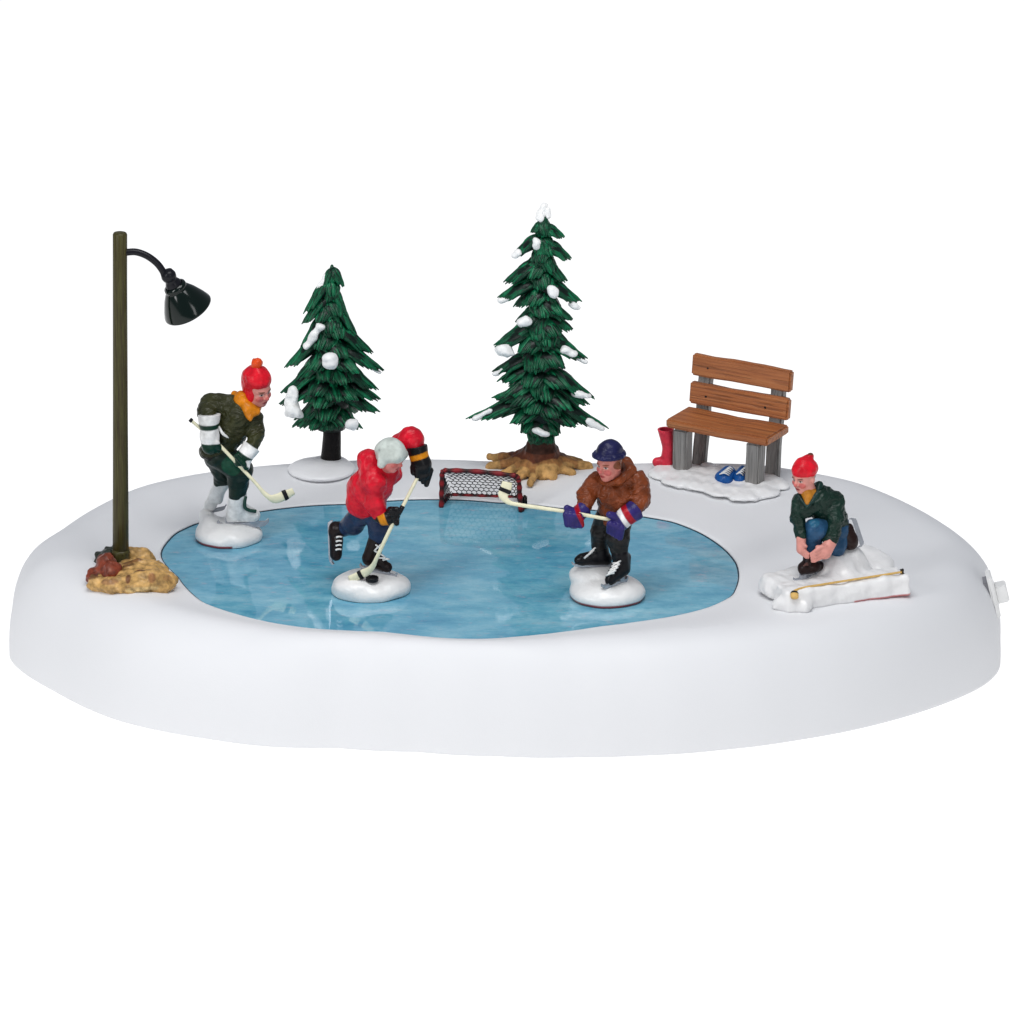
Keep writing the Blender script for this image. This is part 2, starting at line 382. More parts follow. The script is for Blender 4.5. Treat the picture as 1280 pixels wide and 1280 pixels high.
mb.sweep(apts, .042, ref=(0, 1, 0), n=16); mb.build('arm', M_ARM, lamp, lo_)
def lathe(axis0, axis1, prof_, n=40):
    a0, a1 = np.asarray(axis0), np.asarray(axis1); d = (a1 - a0) / np.linalg.norm(a1 - a0); Ln = np.linalg.norm(a1 - a0)
    u = np.cross(d, (0, 1, 0)); u /= np.linalg.norm(u); w = np.cross(d, u); Vv, Ff = [], []
    for s, r in prof_:
        for j in range(n):
            t = 2 * math.pi * j / n; Vv.append(a0 + d * s * Ln + u * r * math.cos(t) + w * r * math.sin(t))
    for i in range(len(prof_) - 1):
        for j in range(n): Ff.append((i * n + j, i * n + (j + 1) % n, (i + 1) * n + (j + 1) % n, (i + 1) * n + j))
    return Vv, [q[::-1] for q in Ff]
A0, A1 = L(208, 340), L(236, 388, .15)
v, f = lathe(A0, A1, [(-.04, .0), (-.03, .045), (0, .075), (.09, .092), (.16, .085), (.19, .072), (.24, .082), (.3, .1), (.36, .102), (.39, .09), (.4, .0)]); obj('socket', v, f, M_ARM, lamp, lo_)
v, f = lathe(A0, A1, [(.33, .11), (.36, .135), (.41, .14), (.43, .132), (.455, .145), (.6, .205), (.8, .268), (.93, .302), (.96, .305), (.97, .298), (.96, .285), (.9, .27), (.6, .18), (.45, .11)], 56); shd = obj('lamp_shade', v, f, M_SHADE, lamp, lo_)
v, f = lathe(A0, A1, [(.45, .03), (.6, .05), (.7, .07), (.78, .065), (.83, .04), (.845, .0)]); obj('bulb', v, f, M_PLASTIC, shd, lo_)
def G(px, py, up=0): z = snow_z(*at_z(px, py, 1.3)[:2]); return at_z(px, py, z) + V(0, 0, up)
rz = lo_[2]
TAN, RED, DK = (.55, .33, .115), (.22, .045, .022), (.07, .035, .018)
def Q(px, py, up): return at_z(px, py, rz + up)
sdf('rock', [ell(Q(183, 722, .08), (.31, .36, .17)), ell(Q(160, 730, .04), (.30, .28, .12)), ell(Q(203, 727, .05), (.15, .22, .11)), ell(Q(168, 712, .12), (.24, .2, .12)), ell(Q(130, 728, .04), (.18, .22, .10)), ell(L(174, 700, .16), (.2, .16, .15))],
    M_ROCK, lamp, lo_, TAN, [([half(Q(178, 712, .27), (.25, 0, -1))], (.16, .075, .025)), (ell(Q(176, 711, .26), (.12, .05, .05)), (.14, .05, .02)), (ell(Q(190, 722, .2), (.05, .06, .07)), (.34, .16, .06)), (ell(Q(140, 728, .1), (.13, .08, .05)), (.38, .2, .085)), (ell(Q(160, 722, .18), (.03, .06, .12)), (.2, .085, .035)), (ell(Q(205, 722, .14), (.1, .08, .05)), (.40, .22, .08)), (ell(Q(180, 738, .06), (.22, .12, .04)), (.66, .46, .2))],
    h=.016, k=.05, zmin=rz - .03, wobble=[(3, 14, .022), (4, 34, .016), (8, 80, .008)], label='sandy yellow boulder with pitted top')
sdf('rock', [ell(Q(133, 712, .14), (.14, .15, .19)), ell(Q(124, 720, .08), (.13, .15, .13)), ell(Q(140, 718, .14), (.11, .1, .16)), ell(L(134, 698, .14), (.17, .14, .15)), ell(L(132, 706, -.06), (.12, .24, .13))],
    M_ROCK, lamp, lo_, RED, [(half(L(133, 700, .0), (0, -1, -.25)), (.035, .04, .03)), (ball(Q(137, 712, .25), .05), (.36, .13, .08)), (ball(Q(121, 721, .12), .05), (.10, .03, .02)), (ball(Q(143, 722, .12), .05), (.34, .11, .06))],
    h=.016, k=.04, zmin=rz - .03, wobble=[(5, 16, .025), (6, 36, .016)], label='rust red angular rock')

# ================================================================== pine trees
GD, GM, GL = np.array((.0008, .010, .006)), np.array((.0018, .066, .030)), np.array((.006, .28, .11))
def tuft(mb, B, T, W, thick=.55, droop=.1, seed=0):
    """one drooping branch: a fan of combed needle strands over a dark inner lobe"""
    g = np.random.default_rng(seed); B, T = np.asarray(B), np.asarray(T); d = T - B; Ln = np.linalg.norm(d)
    out = V(d[0], d[1], 0); out /= np.linalg.norm(out) + 1e-9; side = np.cross(out, (0, 0, 1))
    nrm = np.cross(side, d / Ln); nrm *= np.sign(nrm[2] + 1e-9)
    def cen(s): return B + d * s + V(0, 0, 1) * ((droop * math.sin(s * math.pi) + .28 * max(0, s - .72)) * Ln)
    ss = np.linspace(.0, .93, 9)
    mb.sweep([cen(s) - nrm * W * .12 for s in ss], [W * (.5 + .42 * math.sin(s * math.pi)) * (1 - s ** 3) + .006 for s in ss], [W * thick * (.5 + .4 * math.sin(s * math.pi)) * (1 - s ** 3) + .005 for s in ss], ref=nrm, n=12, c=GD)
    m = int(np.clip(W / .0095, 7, 17))
    for row in range(2):
        for j in range(m):
            x = (j + .5 * row) / (m - 1) * 2 - 1 + g.uniform(-.06, .06); x = min(1, max(-1, x)); ln = (1 - .30 * abs(x) ** 1.5) * g.uniform(.9, 1.04) * (1 if row == 0 else .72)
            if j == m // 2 and row == 0: ln, x = 1.0, 0
            pts, rad = [], []; w = g.uniform(0, 1); r0 = W * 1.35 / m + .005
            for s in np.linspace(.04, 1, 8):
                spread = math.sin(min(1, s * 1.15) * math.pi * .62) * (1 - .25 * s)
                p = cen(s * ln) + side * (x * W * 1.05 * spread) + nrm * (W * thick * (.55 + .3 * row) * math.cos(x * 1.45) * (1 - .75 * s) * (.4 + s) * 1.5) - V(0, 0, 1) * (abs(x) * W * .35 * s + .02 * s * s)
                p = p + side * .006 * math.sin(s * 9 + seed + j); pts.append(p); rad.append(r0 * (.55 + .8 * math.sin(s * math.pi * .8)) * (1 - .62 * s ** 7))
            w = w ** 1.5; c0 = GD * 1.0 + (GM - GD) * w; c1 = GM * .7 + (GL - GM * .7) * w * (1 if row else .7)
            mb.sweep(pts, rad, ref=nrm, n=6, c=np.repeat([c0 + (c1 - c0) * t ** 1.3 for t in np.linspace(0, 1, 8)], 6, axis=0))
def pine(root, Y0, axis, tipsL, tipsF, prof_pts, wmin, wmax, fill_seed):
    """axis(py) = x of the stem at a photo height; prof_pts: (py, half width)"""
    mb = MB(); py_, hw = np.array(prof_pts).T; g = np.random.default_rng(fill_seed)
    def stem(py): return at_y(axis(py), py, Y0)
    q = np.linspace(py_[0], py_[-1] - 6, 30); mb.sweep([stem(y) for y in q][::-1], [max(.02, .42 * np.interp(y, py_, hw) - .01) for y in q][::-1], ref=(0, 1, 0), n=20, c=GD)
    S = 0
    for (px, py, rise) in tipsL:
        T = at_y(px, py, Y0 + g.uniform(-.05, .05)); ln = abs(px - axis(py)) / 100
        B = stem(py - rise); S += 1; tuft(mb, B, T, np.clip(.36 * ln + .025, .045, wmax), .6, .10, fill_seed * 100 + S)
    for (px, py, dy) in tipsF:
        T = at_y(px, py, Y0 - dy); B = stem(py - 16 - 24 * dy); S += 1; tuft(mb, B, T, np.clip(.42 * dy + .03, .05, wmax), .55, .14, fill_seed * 100 + S)
    py = py_[0] + 20
    while py < py_[-1] - 4:                                         # all round, the sides between and the back too
        r = np.interp(py, py_, hw); m = max(4, int(3 + r * 6)); o = g.uniform(0, 6.3)
        for j in range(m):
            a = o + 2 * math.pi * j / m + g.uniform(-.25, .25); rr = r * g.uniform(.55, .85) * (.85 if math.sin(a) < -.5 else 1)
            z0 = stem(py); T = z0 + V(math.cos(a) * rr, math.sin(a) * rr, g.uniform(-.06, .03)); B = stem(py - 14 - 26 * rr); S += 1
            tuft(mb, B, T, np.clip(.42 * rr + .03, wmin, wmax), .55, .12, fill_seed * 100 + S)
        py += 21 + 8 * r
    return mb
def clump(root, ro, a, b, ra, rb, dy=0, Y0=0, fl=.6, seed=1):
    A, B = at_y(*a, Y0 + dy), at_y(*b, Y0 + dy); g = np.random.default_rng(seed)
    pr = []
    for s in np.linspace(0, 1, 9):
        r = ra + (rb - ra) * s; pr.append(ell(A + (B - A) * s + g.uniform(-.1, .1, 3) * r, (r * .95, r * .9, r * .8)))
    sdf('snow_clump', pr, M_SNOW, root, ro, h=.011, k=.008, wobble=[(seed, 24, .012), (seed + 3, 50, .006)])

# --- small tree
sp = at_z(413, 583, 1.31); SY = sp[1]; so = V(sp[0], SY, snow_z(sp[0], SY))
ts = thing('pine_tree', so, 'shorter dark green pine with a plain black trunk on a round snow disc', 'pine tree')
tipsL = [(429, 359, 24), (433, 398, 40), (444, 421, 45), (465, 446, 40), (479, 469, 40), (471, 492, 40), (475, 505, 34), (474, 521, 34), (451, 539, 30),
         (403, 362, 26), (381, 396, 45), (379, 409, 40), (378, 437, 45), (373, 449, 42), (358, 464, 45), (374, 472, 30), (352, 497, 40), (350, 511, 34), (369, 530, 34), (367, 537, 28)]
tipsF = [(417, 372, .16), (424, 398, .2), (415, 418, .28), (424, 426, .3), (398, 405, .22), (400, 440, .35), (430, 452, .38), (415, 458, .4), (388, 468, .42), (430, 485, .48), (448, 470, .4), (410, 480, .45), (421, 506, .5), (396, 515, .5), (386, 500, .45), (446, 506, .45), (415, 541, .38), (390, 541, .35), (440, 538, .4), (405, 530, .5)]
pr_ = [(334, .03), (359, .14), (398, .27), (421, .33), (447, .48), (468, .6), (500, .6), (521, .58), (541, .42)]
ax = lambda py: np.interp(py, [330, 400, 541], [415, 411, 414])
mb = pine(ts, SY, ax, tipsL, tipsF, pr_, .07, .17, 3)
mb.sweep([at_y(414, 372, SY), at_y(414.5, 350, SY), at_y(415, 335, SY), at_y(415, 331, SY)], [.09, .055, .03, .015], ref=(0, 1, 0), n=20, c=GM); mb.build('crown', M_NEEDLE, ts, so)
mb = MB(); mb.sweep([at_y(x, y, SY) for x, y in ((415, 520), (415, 545), (414, 565), (413.5, 576), (413, 583))], [.11, .115, .125, .135, .15], ref=(0, 1, 0), n=24, c=(.008, .006, .006)); mb.build('trunk', M_BARK, ts, so)
for i, (a, b, ra, rb, dy) in enumerate([((406, 344), (401, 361), .04, .05, -.02), ((399, 410), (383, 433), .06, .05, -.24), ((412.5, 448), (413, 454), .095, .1, -.5), ((367, 488), (364, 515), .07, .1, -.12), ((364, 512), (375, 519), .09, .07, -.2), ((438, 531), (443, 532), .07, .07, -.42), ((463, 459), (474, 466), .03, .03, -.03)]):
    clump(ts, so, a, b, ra, rb, dy, SY, seed=20 + i)
disc = thing('snow_mound', so, 'smooth round white snow disc under the black trunk of the shorter pine', 'snow mound')
dc = at_z(402, 589, so[2]); sdf('snow_disc', [ell(dc + V(0, 0, .03), (.43, .43, .085)), ell(V(so[0], SY, so[2] + .06), (.2, .2, .05))], M_MOUND, disc, so, (.82, .82, .83), h=.015, k=.06, zmin=so[2] - .05)

# --- tall tree
tp = at_z(676, 590, 1.31); TY = tp[1]; to = V(tp[0], TY, snow_z(tp[0], TY))
tt_ = thing('pine_tree', to, 'tall slender pine flecked with snow, on a spreading tan and brown root foot', 'pine tree')
tipsL = [(705, 298, 14), (713, 326, 22), (708, 354, 26), (726, 382, 30), (714, 402, 22), (715, 415, 22), (721, 443, 26), (733, 453, 28), (741, 503, 42), (736, 512, 36), (757, 541, 40), (725, 534, 30),
         (664, 291, 12), (643, 321, 24), (652, 337, 14), (631, 357, 28), (623, 377, 26), (646, 404, 20), (627, 429, 26), (618, 437, 26), (616, 470, 26), (623, 481, 26), (637, 487, 22), (615, 503, 16), (583, 532, 32), (600, 528, 26)]
tipsF = [(686, 297, .12), (672, 331, .2), (690, 322, .16), (684, 363, .24), (662, 350, .2), (703, 397, .28), (660, 385, .26), (680, 400, .3), (679, 428, .34), (655, 412, .26), (700, 425, .3), (683, 436, .36), (650, 445, .34), (671, 465, .38), (702, 462, .34), (657, 488, .4), (684, 505, .42), (712, 490, .36), (640, 512, .42), (695, 527, .46), (662, 522, .46), (676, 549, .3), (715, 518, .42), (628, 500, .3), (655, 545, .34), (697, 548, .34), (668, 556, .26), (688, 557, .25), (640, 534, .4), (718, 538, .36)]
pr_ = [(272, .05), (298, .17), (326, .28), (354, .32), (381, .4), (415, .4), (440, .48), (470, .52), (503, .56), (528, .62), (546, .2)]
ax = lambda py: np.interp(py, [270, 400, 550], [679, 676, 676])
mb = pine(tt_, TY, ax, tipsL, tipsF, pr_, .08, .17, 5)
mb.sweep([at_y(677, 560, TY), at_y(676.5, 548, TY), at_y(677, 530, TY), at_y(677, 500, TY)], [.15, .17, .2, .2], ref=(0, 1, 0), n=20, c=GM)
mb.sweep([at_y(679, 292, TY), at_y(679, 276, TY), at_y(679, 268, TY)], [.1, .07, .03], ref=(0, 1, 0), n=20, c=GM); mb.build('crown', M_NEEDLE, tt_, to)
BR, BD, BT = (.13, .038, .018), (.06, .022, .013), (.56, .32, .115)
rts = [(612, 571, .25), (611, 583, .05), (630, 592, -.1), (648, 597, -.2), (663, 604, -.42), (680, 596, -.3), (692, 596, -.32), (715, 591, -.15), (737, 583, .0), (725, 577, .2), (690, 570, .45), (650, 572, .45)]
pr = [cone(at_y(677, 548, TY), V(to[0], TY, to[2] + .12), .16, .25)]; pnt = []
for x, y, dy in rts:
    t_ = at_z(x, y, to[2] + .02); pr.append(cone(V(to[0], TY, to[2] + .24) + (t_ - V(to[0], TY, to[2])) * .2, t_ * .45 + V(to[0], TY, to[2] + .2) * .55, .085, .07)); pr.append(cone(t_ * .45 + V(to[0], TY, to[2] + .2) * .55, t_, .07, .048))
    g_ = t_ * .8 + V(to[0], TY, to[2]) * .2; pnt.append((ball(g_, .22), (.36, .17, .06)))
for x, y, dy in rts: pnt.append((ball(at_z(x, y, to[2] + .03), .17), BT))
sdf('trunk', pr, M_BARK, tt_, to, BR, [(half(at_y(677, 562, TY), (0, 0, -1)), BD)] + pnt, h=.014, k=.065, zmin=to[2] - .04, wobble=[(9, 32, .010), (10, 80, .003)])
for i, (a, b, ra, rb, dy) in enumerate([((679, 257), (679, 266), .035, .06, 0), ((675, 264), (674, 272), .04, .045, -.04), ((683, 262), (685, 271), .03, .04, -.03), ((670, 302), (670, 308), .05, .055, -.2), ((648, 315), (644, 320), .05, .04, -.06), ((689, 361), (692, 366), .06, .06, -.28), ((625, 375), (635, 373), .035, .045, -.03), ((714, 380), (723, 384), .05, .035, -.05),
        ((652, 403), (659, 401), .06, .07, -.28), ((625, 437), (635, 439), .07, .09, -.14), ((706, 437), (717, 443), .06, .05, -.16), ((724, 448), (731, 453), .045, .035, -.05), ((619, 467), (628, 463), .035, .045, -.04), ((720, 491), (736, 496), .05, .06, -.1), ((595, 523), (612, 513), .045, .05, -.06), ((736, 527), (752, 536), .05, .05, -.06), ((670, 538), (683, 543), .06, .035, -.32)]):
    clump(tt_, to, a, b, ra, rb, dy, TY, seed=50 + i)

# ================================================================== hockey goal
fl = at_z(551.5, 634, ZI); fr = at_z(651, 640, ZI); ho = (fl + fr) / 2
goal = thing('hockey_goal', ho, 'small red framed hockey goal with black netting at the far edge of the ice', 'hockey goal')
tl_ = at_y(552.5, 589, fl[1] + .03); tr_ = at_y(647, 596, fr[1] + .03)
bl = at_z(566, 619, ZI + .03); br = at_z(640, 622, ZI + .03); br = br + V(.06, .0, 0)
def braid(mb, pts, r):
    pts = spline(pts, max(10, int(sum(np.linalg.norm(np.diff(np.array(pts), axis=0), axis=1)) / .022)))
    c = []; n = 12; r_ = np.array([r * (1 + .14 * math.sin(i * 1.25)) for i in range(len(pts))])
    for i in range(len(pts)):
        for j in range(n):
            w = max(0, math.sin(i * 1.25 / 1 + 0.0)) ; e = abs(math.sin((j / n) * 2 * math.pi))
            c.append(np.array((.28, .012, .016)) * (.35 + .65 * w) if math.sin(i * 1.25) > -.75 else np.array((.02, .006, .006)))
    mb.sweep(pts, r_, n=n, ref=(.3, .9, .31), c=np.array(c))
mb = MB(); braid(mb, [fl, (fl + tl_) / 2, tl_ - V(0, 0, .04), tl_ + V(.02, 0, .0), tl_ + V(.08, 0, .01), (tl_ + tr_) / 2 + V(0, 0, .03), tr_ + V(-.07, 0, .02), tr_ + V(-.01, 0, 0), tr_ - V(-.015, 0, .06), (fr + tr_) / 2 + V(.01, 0, 0), fr], .03)
braid(mb, [fl + V(0, .02, .02), bl - V(.07, .05, 0), bl, (bl + br) / 2, br, br + V(.1, -.08, 0), fr + V(.02, .02, .02)], .026); mb.build('frame', M_PAINT, goal, ho)
mb = MB()
def net(u, v):                                                  # v: 0 top bar .. 1 bottom bar
    t = tl_ + (tr_ - tl_) * u + V(0, 0, .03 * math.sin(u * math.pi)); b = bl + (br - bl) * u
    sag = math.sin(v * math.pi); return t + (b - t) * v + V(0, .10 * sag, .02 * sag)
NR, NC = 11, 13
for i in range(NR):
    for j in range(NC):
        o = .5 * (i % 2); u0, u1 = (j + o) / NC, (j + o + 1) / NC
        if u1 > 1.001: u1 = 1
        m_ = (u0 + u1) / 2; v0, v1 = i / NR, (i + 1) / NR
        mb.sweep([net(u0, v0 + .02), net(m_, v0 + .055), net(u1, v0 + .02)], .0058, n=5, ref=(.1, .9, .4))
        if i < NR - 1: mb.sweep([net(m_, v0 + .055), net(m_, v1 + .02)], .005, n=5, ref=(.3, .9, .1))
for e0, e1, e2 in ((fl, tl_, bl), (fr, tr_, br)):                # side panels
    for i in range(1, 8):
        s = i / 8; mb.sweep([e0 + (e1 - e0) * s, (e0 + (e1 - e0) * s) * .5 + (e2 + (e1 - e2) * s) * .5 + V(0, .02, -.02), e2 + (e1 - e2) * s + V(0, .09 * math.sin(s * math.pi), 0)], .006, n=5, ref=(0, .3, 1))
        q = e0 + (e2 - e0) * s; mb.sweep([q, q * .5 + e1 * .5, q * .1 + e1 * .9], .006, n=5, ref=(.3, .9, .1))
mb.build('net', M_BLACK, goal, ho)
mb = MB(); mb.obox(fr + V(.05, .12, .1), (.03, .05, .07), bev=.015); mb.build('corner_bracket', M_BLACK, goal, ho)

# ================================================================== bench
def Bc(cx, cy): return 800 + cx / 6.095, 430 + cy / 6.095
fl_ = at_z(*Bc(310, 985), 1.33); fr_ = at_z(*Bc(880, 1095), 1.33)
yaw = math.atan2(fr_[1] - fl_[1], fr_[0] - fl_[0]); zb = 1.33
bo_ = V(*((fl_ + fr_) / 2)[:2], zb)
bench = thing('park_bench', bo_, 'slatted wooden bench with orange brown planks and grey legs', 'bench', rz=yaw)
HL = np.linalg.norm((fr_ - fl_)[:2]) / 2
Cy, Sy = math.cos(yaw), math.sin(yaw)
def plank(name, c, half_, m, par, rot=0, bev=.02, seed=0):
    bm = bmesh.new(); bmesh.ops.create_cube(bm, size=2)
    for v in bm.verts: v.co = Vector((v.co.x * half_[0], v.co.y * half_[1], v.co.z * half_[2]))
    ax_ = int(np.argmax(half_)); ed = [e for e in bm.edges if abs((e.verts[0].co - e.verts[1].co)[ax_]) > .1]
    bmesh.ops.subdivide_edges(bm, edges=ed, cuts=9)
    sh = [e for e in bm.edges if len(e.link_faces) == 2 and e.calc_face_angle(0) > .5]
    bmesh.ops.bevel(bm, geom=sh, offset=bev, segments=2, affect='EDGES')
    g = np.random.default_rng(seed); ph = g.uniform(0, 6, 4); cr, sr = math.cos(rot), math.sin(rot)
    for v in bm.verts:
        w = v.co[ax_]; o1 = .006 * math.sin(w * 5 + ph[0]) + .003 * math.sin(w * 13 + ph[1]); o2 = .005 * math.sin(w * 9 + ph[2])
        co = list(v.co); b_, c_ = [i for i in range(3) if i != ax_]; co[b_] += o2; co[c_] += o1 * (1 if co[c_] > 0 else .6)
        y, z = co[1], co[2]; v.co = Vector((c[0] + co[0], c[1] + y * cr - z * sr, c[2] + y * sr + z * cr))
    bm.verts.index_update(); vv = [tuple(v.co) for v in bm.verts]; ff = [[v.index for v in f.verts] for f in bm.faces]; bm.free()
    return obj(name, vv, ff, m, par, smooth=False)
LX = HL - .005; SH = .60
tb = R(-7)                                        # the back leans
for s in (-1, 1):
    plank('leg', (s * LX * .98 - .02, .05, SH / 2 - .04), (.1, .09, SH / 2 + .03), M_GREYWOOD, bench, seed=3 + s)
    plank('back_post', (s * LX * .98 - .02, .585, .52), (.092, .055, .66), M_GREYWOOD, bench, rot=tb, seed=9 + s)
plank('seat', (.0, .235, SH + .052), (HL + .19, .30, .058), M_WOOD, bench, seed=21, bev=.022)
for i, zz in enumerate((.30, .665)):
    pc_ = (.0, .525 + math.tan(-tb) * (SH + zz - .52), SH + zz)
    p = plank('back_plank', pc_, (HL + .17, .055, .140), M_WOOD, bench, rot=tb, seed=31 + i, bev=.022)
    for s in (-1, 1):
        if i == 1 and s == 1: continue
        mb = MB(); c_ = V(s * LX * .80 - .04, pc_[1] - .056, pc_[2] - .01); mb.sweep([c_, c_ + V(0, -.004, 0), c_ + V(0, -.007, 0)], [.015, .015, .008], n=10)
        mb.build('nail', M_BLACK, p)
pat = thing('snow_mound', bo_, 'flat lumpy white snow patch under the wooden bench', 'snow mound')
pp = [(832, 592, .2), (850, 600, .22), (880, 604, .24), (905, 612, .22), (930, 618, .2), (955, 614, .2), (972, 607, .15), (900, 594, .3), (930, 600, .3), (868, 592, .2), (830, 588, .12), (950, 602, .25)]
sz_ = snow_z(bo_[0], bo_[1])
sdf('snow_patch', [ell(at_z(x, y, sz_ + .03), (r * 1.12, r * 1.2, .05)) for x, y, r in pp] + [ell(at_z(x, y, 1.33), (.1, .1, .03)) for x, y in ((885, 581), (850, 594), (945, 611), (970, 600), (905, 600), (862, 590))],
    M_MOUND, pat, bo_, (.82, .82, .82), h=.016, k=.04, zmin=sz_ - .05, wobble=[(31, 14, .012), (32, 30, .006)])

# red boot and blue shoes
def BJ(Y): return lambda cx, cy, dy=0: at_y(*Bc(cx, cy), Y + dy)
by = at_z(*Bc(160, 935), 1.36)[1] + .03; Bt = BJ(by); b0 = Bt(170, 938); u = 1 / 609.5
bt = thing('boot', b0, 'red rubber boot standing beside the left end of the bench', 'boot')
sdf('boot_body', [cone(Bt(196, 640), Bt(215, 790), 66 * u, 44 * u), cone(Bt(215, 790), Bt(205, 890), 44 * u, 52 * u), cone(Bt(205, 895), Bt(130, 900), 46 * u, 38 * u), sub(cone(Bt(195, 560), Bt(200, 700), 54 * u, 44 * u, .01))],
    M_GLOSS, bt, b0, (.66, .035, .065), [(cone(Bt(195, 640), Bt(200, 700), 52 * u, 44 * u), (.3, .012, .03))], h=.009, k=.02, cuts=[half(Bt(0, 648), (0, 0, 1)), half(Bt(0, 938), (0, 0, -1))])
mb = MB(); mb.sweep([Bt(205, 928), Bt(115, 928)], [46 * u, 34 * u], [10 * u, 10 * u], n=16); mb.build('sole', plain('dark_red_paint', (.32, .012, .025), .35), bt, b0)
for i, (cx, cy, lab) in enumerate([(652, 1006, 'blue shoe with white laces, nearer the middle under the bench'), (768, 1004, 'blue shoe with white laces tucked against the right bench leg')]):
    yy = at_z(*Bc(cx, cy + 55), 1.35)[1] + .08; S_ = BJ(yy); s0 = S_(cx, cy + 60)
    sh = thing('shoe', s0, lab, 'shoe', 'pair of blue shoes under the bench')
    d = 1 if i == 0 else .7
    sdf('upper', [ell(S_(cx - 12 * d, cy + 18), (74 * u * d, .15, 62 * u)), ell(S_(cx + 22 * d, cy - 18, .1), (62 * u * d, .13, 62 * u))], M_GLOSS, sh, s0, (.012, .09, .32), [(ell(S_(cx + 30, cy - 45, .05), (30 * u, .1, 16 * u)), (.01, .03, .12))], h=.01, k=.05)
    mb = MB()
    for q in range(5):
        a = S_(cx - 46 * d + q * 14, cy - 14 - q * 11, -.09 + .035 * q); b = S_(cx + 26 * d + q * 8, cy - 6 - q * 11, -.09 + .035 * q)
        mb.sweep(spline([a, (a + b) / 2 + V(0, -.03, .035), b], 8), .009, n=6)
    mb.build('laces', M_LACE, sh, s0)

# ================================================================== figures
def frame_of(yaw, pitch, roll=0):
    y, p = R(yaw), R(pitch); f = V(math.sin(y) * math.cos(p), -math.cos(y) * math.cos(p), -math.sin(p))
    r = np.cross(f, (0, 0, 1)); r /= np.linalg.norm(r); up = np.cross(r, f)
    c, s = math.cos(R(roll)), math.sin(R(roll)); return r * c + up * s, f, up * c - r * s
SKIN, LIP, BLUSH = np.array((.60, .24, .20)), (.38, .05, .05), (.55, .13, .115)
def head(c, hh, fr, hair=(.10, .035, .012)):
    """skull, jaw, nose, brow, lips and ears, with eyes and brows painted on"""
    r, f, up = fr; M = np.array([r, f, up])
    def p(a, b, d): return c + (r * a + f * b + up * d) * hh
    pr = [ell(p(0, -.05, .22), np.array((.66, .78, .78)) * hh, M), ell(p(0, .12, -.32), np.array((.52, .60, .62)) * hh, M), ell(p(0, .42, -.72), np.array((.24, .2, .2)) * hh, M, .03),
          cone(p(0, .68, .10), p(0, .86, -.18), .07 * hh, .115 * hh, .02), ell(p(.11, .76, -.2), np.array((.08,) * 3) * hh, M, .015), ell(p(-.11, .76, -.2), np.array((.08,) * 3) * hh, M, .015),
          ell(p(0, .62, .20), np.array((.42, .14, .09)) * hh, M, .03), ell(p(.33, .48, -.2), np.array((.2, .2, .2)) * hh, M, .03), ell(p(-.33, .48, -.2), np.array((.2, .2, .2)) * hh, M, .03),
          ell(p(0, .66, -.45), np.array((.19, .1, .055)) * hh, M, .015), ell(p(0, .64, -.545), np.array((.16, .1, .06)) * hh, M, .015)]
    for s in (-1, 1):
        pr.append(ell(p(s * .66, -.08, -.02), np.array((.09, .17, .24)) * hh, M, .015)); pr.append(sub(ell(p(s * .26, .80, .05), np.array((.14, .12, .09)) * hh, M, .02)))
    pt = [(ell(p(s * .34, .6, -.24), np.array((.22, .3, .2)) * hh, M), BLUSH) for s in (-1, 1)]
    pt += [(ell(p(0, .9, -.17), np.array((.15, .2, .13)) * hh, M), BLUSH), (ell(p(0, .75, -.5), np.array((.2, .22, .085)) * hh, M), LIP), (ell(p(0, .85, -.495), np.array((.2, .3, .018)) * hh, M), (.12, .015, .015))]
    for s in (-1, 1):
        pt.append((ell(p(s * .26, .7, .04), np.array((.13, .3, .065)) * hh, M), (.62, .55, .5))); pt.append((ell(p(s * .25, .7, .045), np.array((.06, .3, .066)) * hh, M), (.015, .010, .008)))
        pt.append((ell(p(s * .26, .7, .115), np.array((.16, .3, .025)) * hh, M), (.06, .02, .012))); pt.append((ell(p(s * .28, .7, .235), np.array((.19, .3, .04)) * hh, M), hair))
    return pr, pt, p, M
def chain(pts, J, u, sc=1.0, k=None):
    return [cone(J(*a[:3]), J(*b[:3]), a[3] * u * sc, b[3] * u * sc, k) for a, b in zip(pts[:-1], pts[1:])]
def blade(name, a, b, down, hgt, parent, o, th=.018, holders=True):
    """steel runner with an upturned toe, carried on two posts"""
    a, b, down = np.asarray(a), np.asarray(b), np.asarray(down) / np.linalg.norm(down); d = b - a; Ln = np.linalg.norm(d); d = d / Ln; s_ = np.cross(d, down); s_ /= np.linalg.norm(s_)
    mb = MB(); pro = [(0, .1), (.02, .55), (.06, .95), (.15, 1), (.85, 1), (.93, .85), (.985, .5), (1, .05)]
    vt, ft = [], []
    for t, lo in pro:
        top = .0 if t < .9 else .0
        for q in (-1, 1): vt.append(a + d * Ln * t + s_ * th * q + down * (hgt * .35 * (1 if .03 < t < .95 else .6 * (lo < .3)) if True else 0)); vt.append(a + d * Ln * t + s_ * th * q + down * hgt * max(lo, .4))
    n = len(pro)
    for i in range(n - 1):
        p, q = i * 4, (i + 1) * 4
        ft += [(p, q, q + 1, p + 1), (p + 2, p + 3, q + 3, q + 2), (p, p + 2, q + 2, q), (p + 1, q + 1, q + 3, p + 3)]
    ft += [(0, 1, 3, 2), (4 * n - 4, 4 * n - 2, 4 * n - 1, 4 * n - 3)]
    mb.add(vt, ft)
    if holders:
        for t in (.25, .72):
            c = a + d * Ln * t + down * hgt * .1; M = np.array([d, s_, down]); mb.obox(c, (Ln * .085, th * 1.5, hgt * .42), M, bev=.004)
    return mb.build(name, M_SILVER, parent, o, smooth=False)
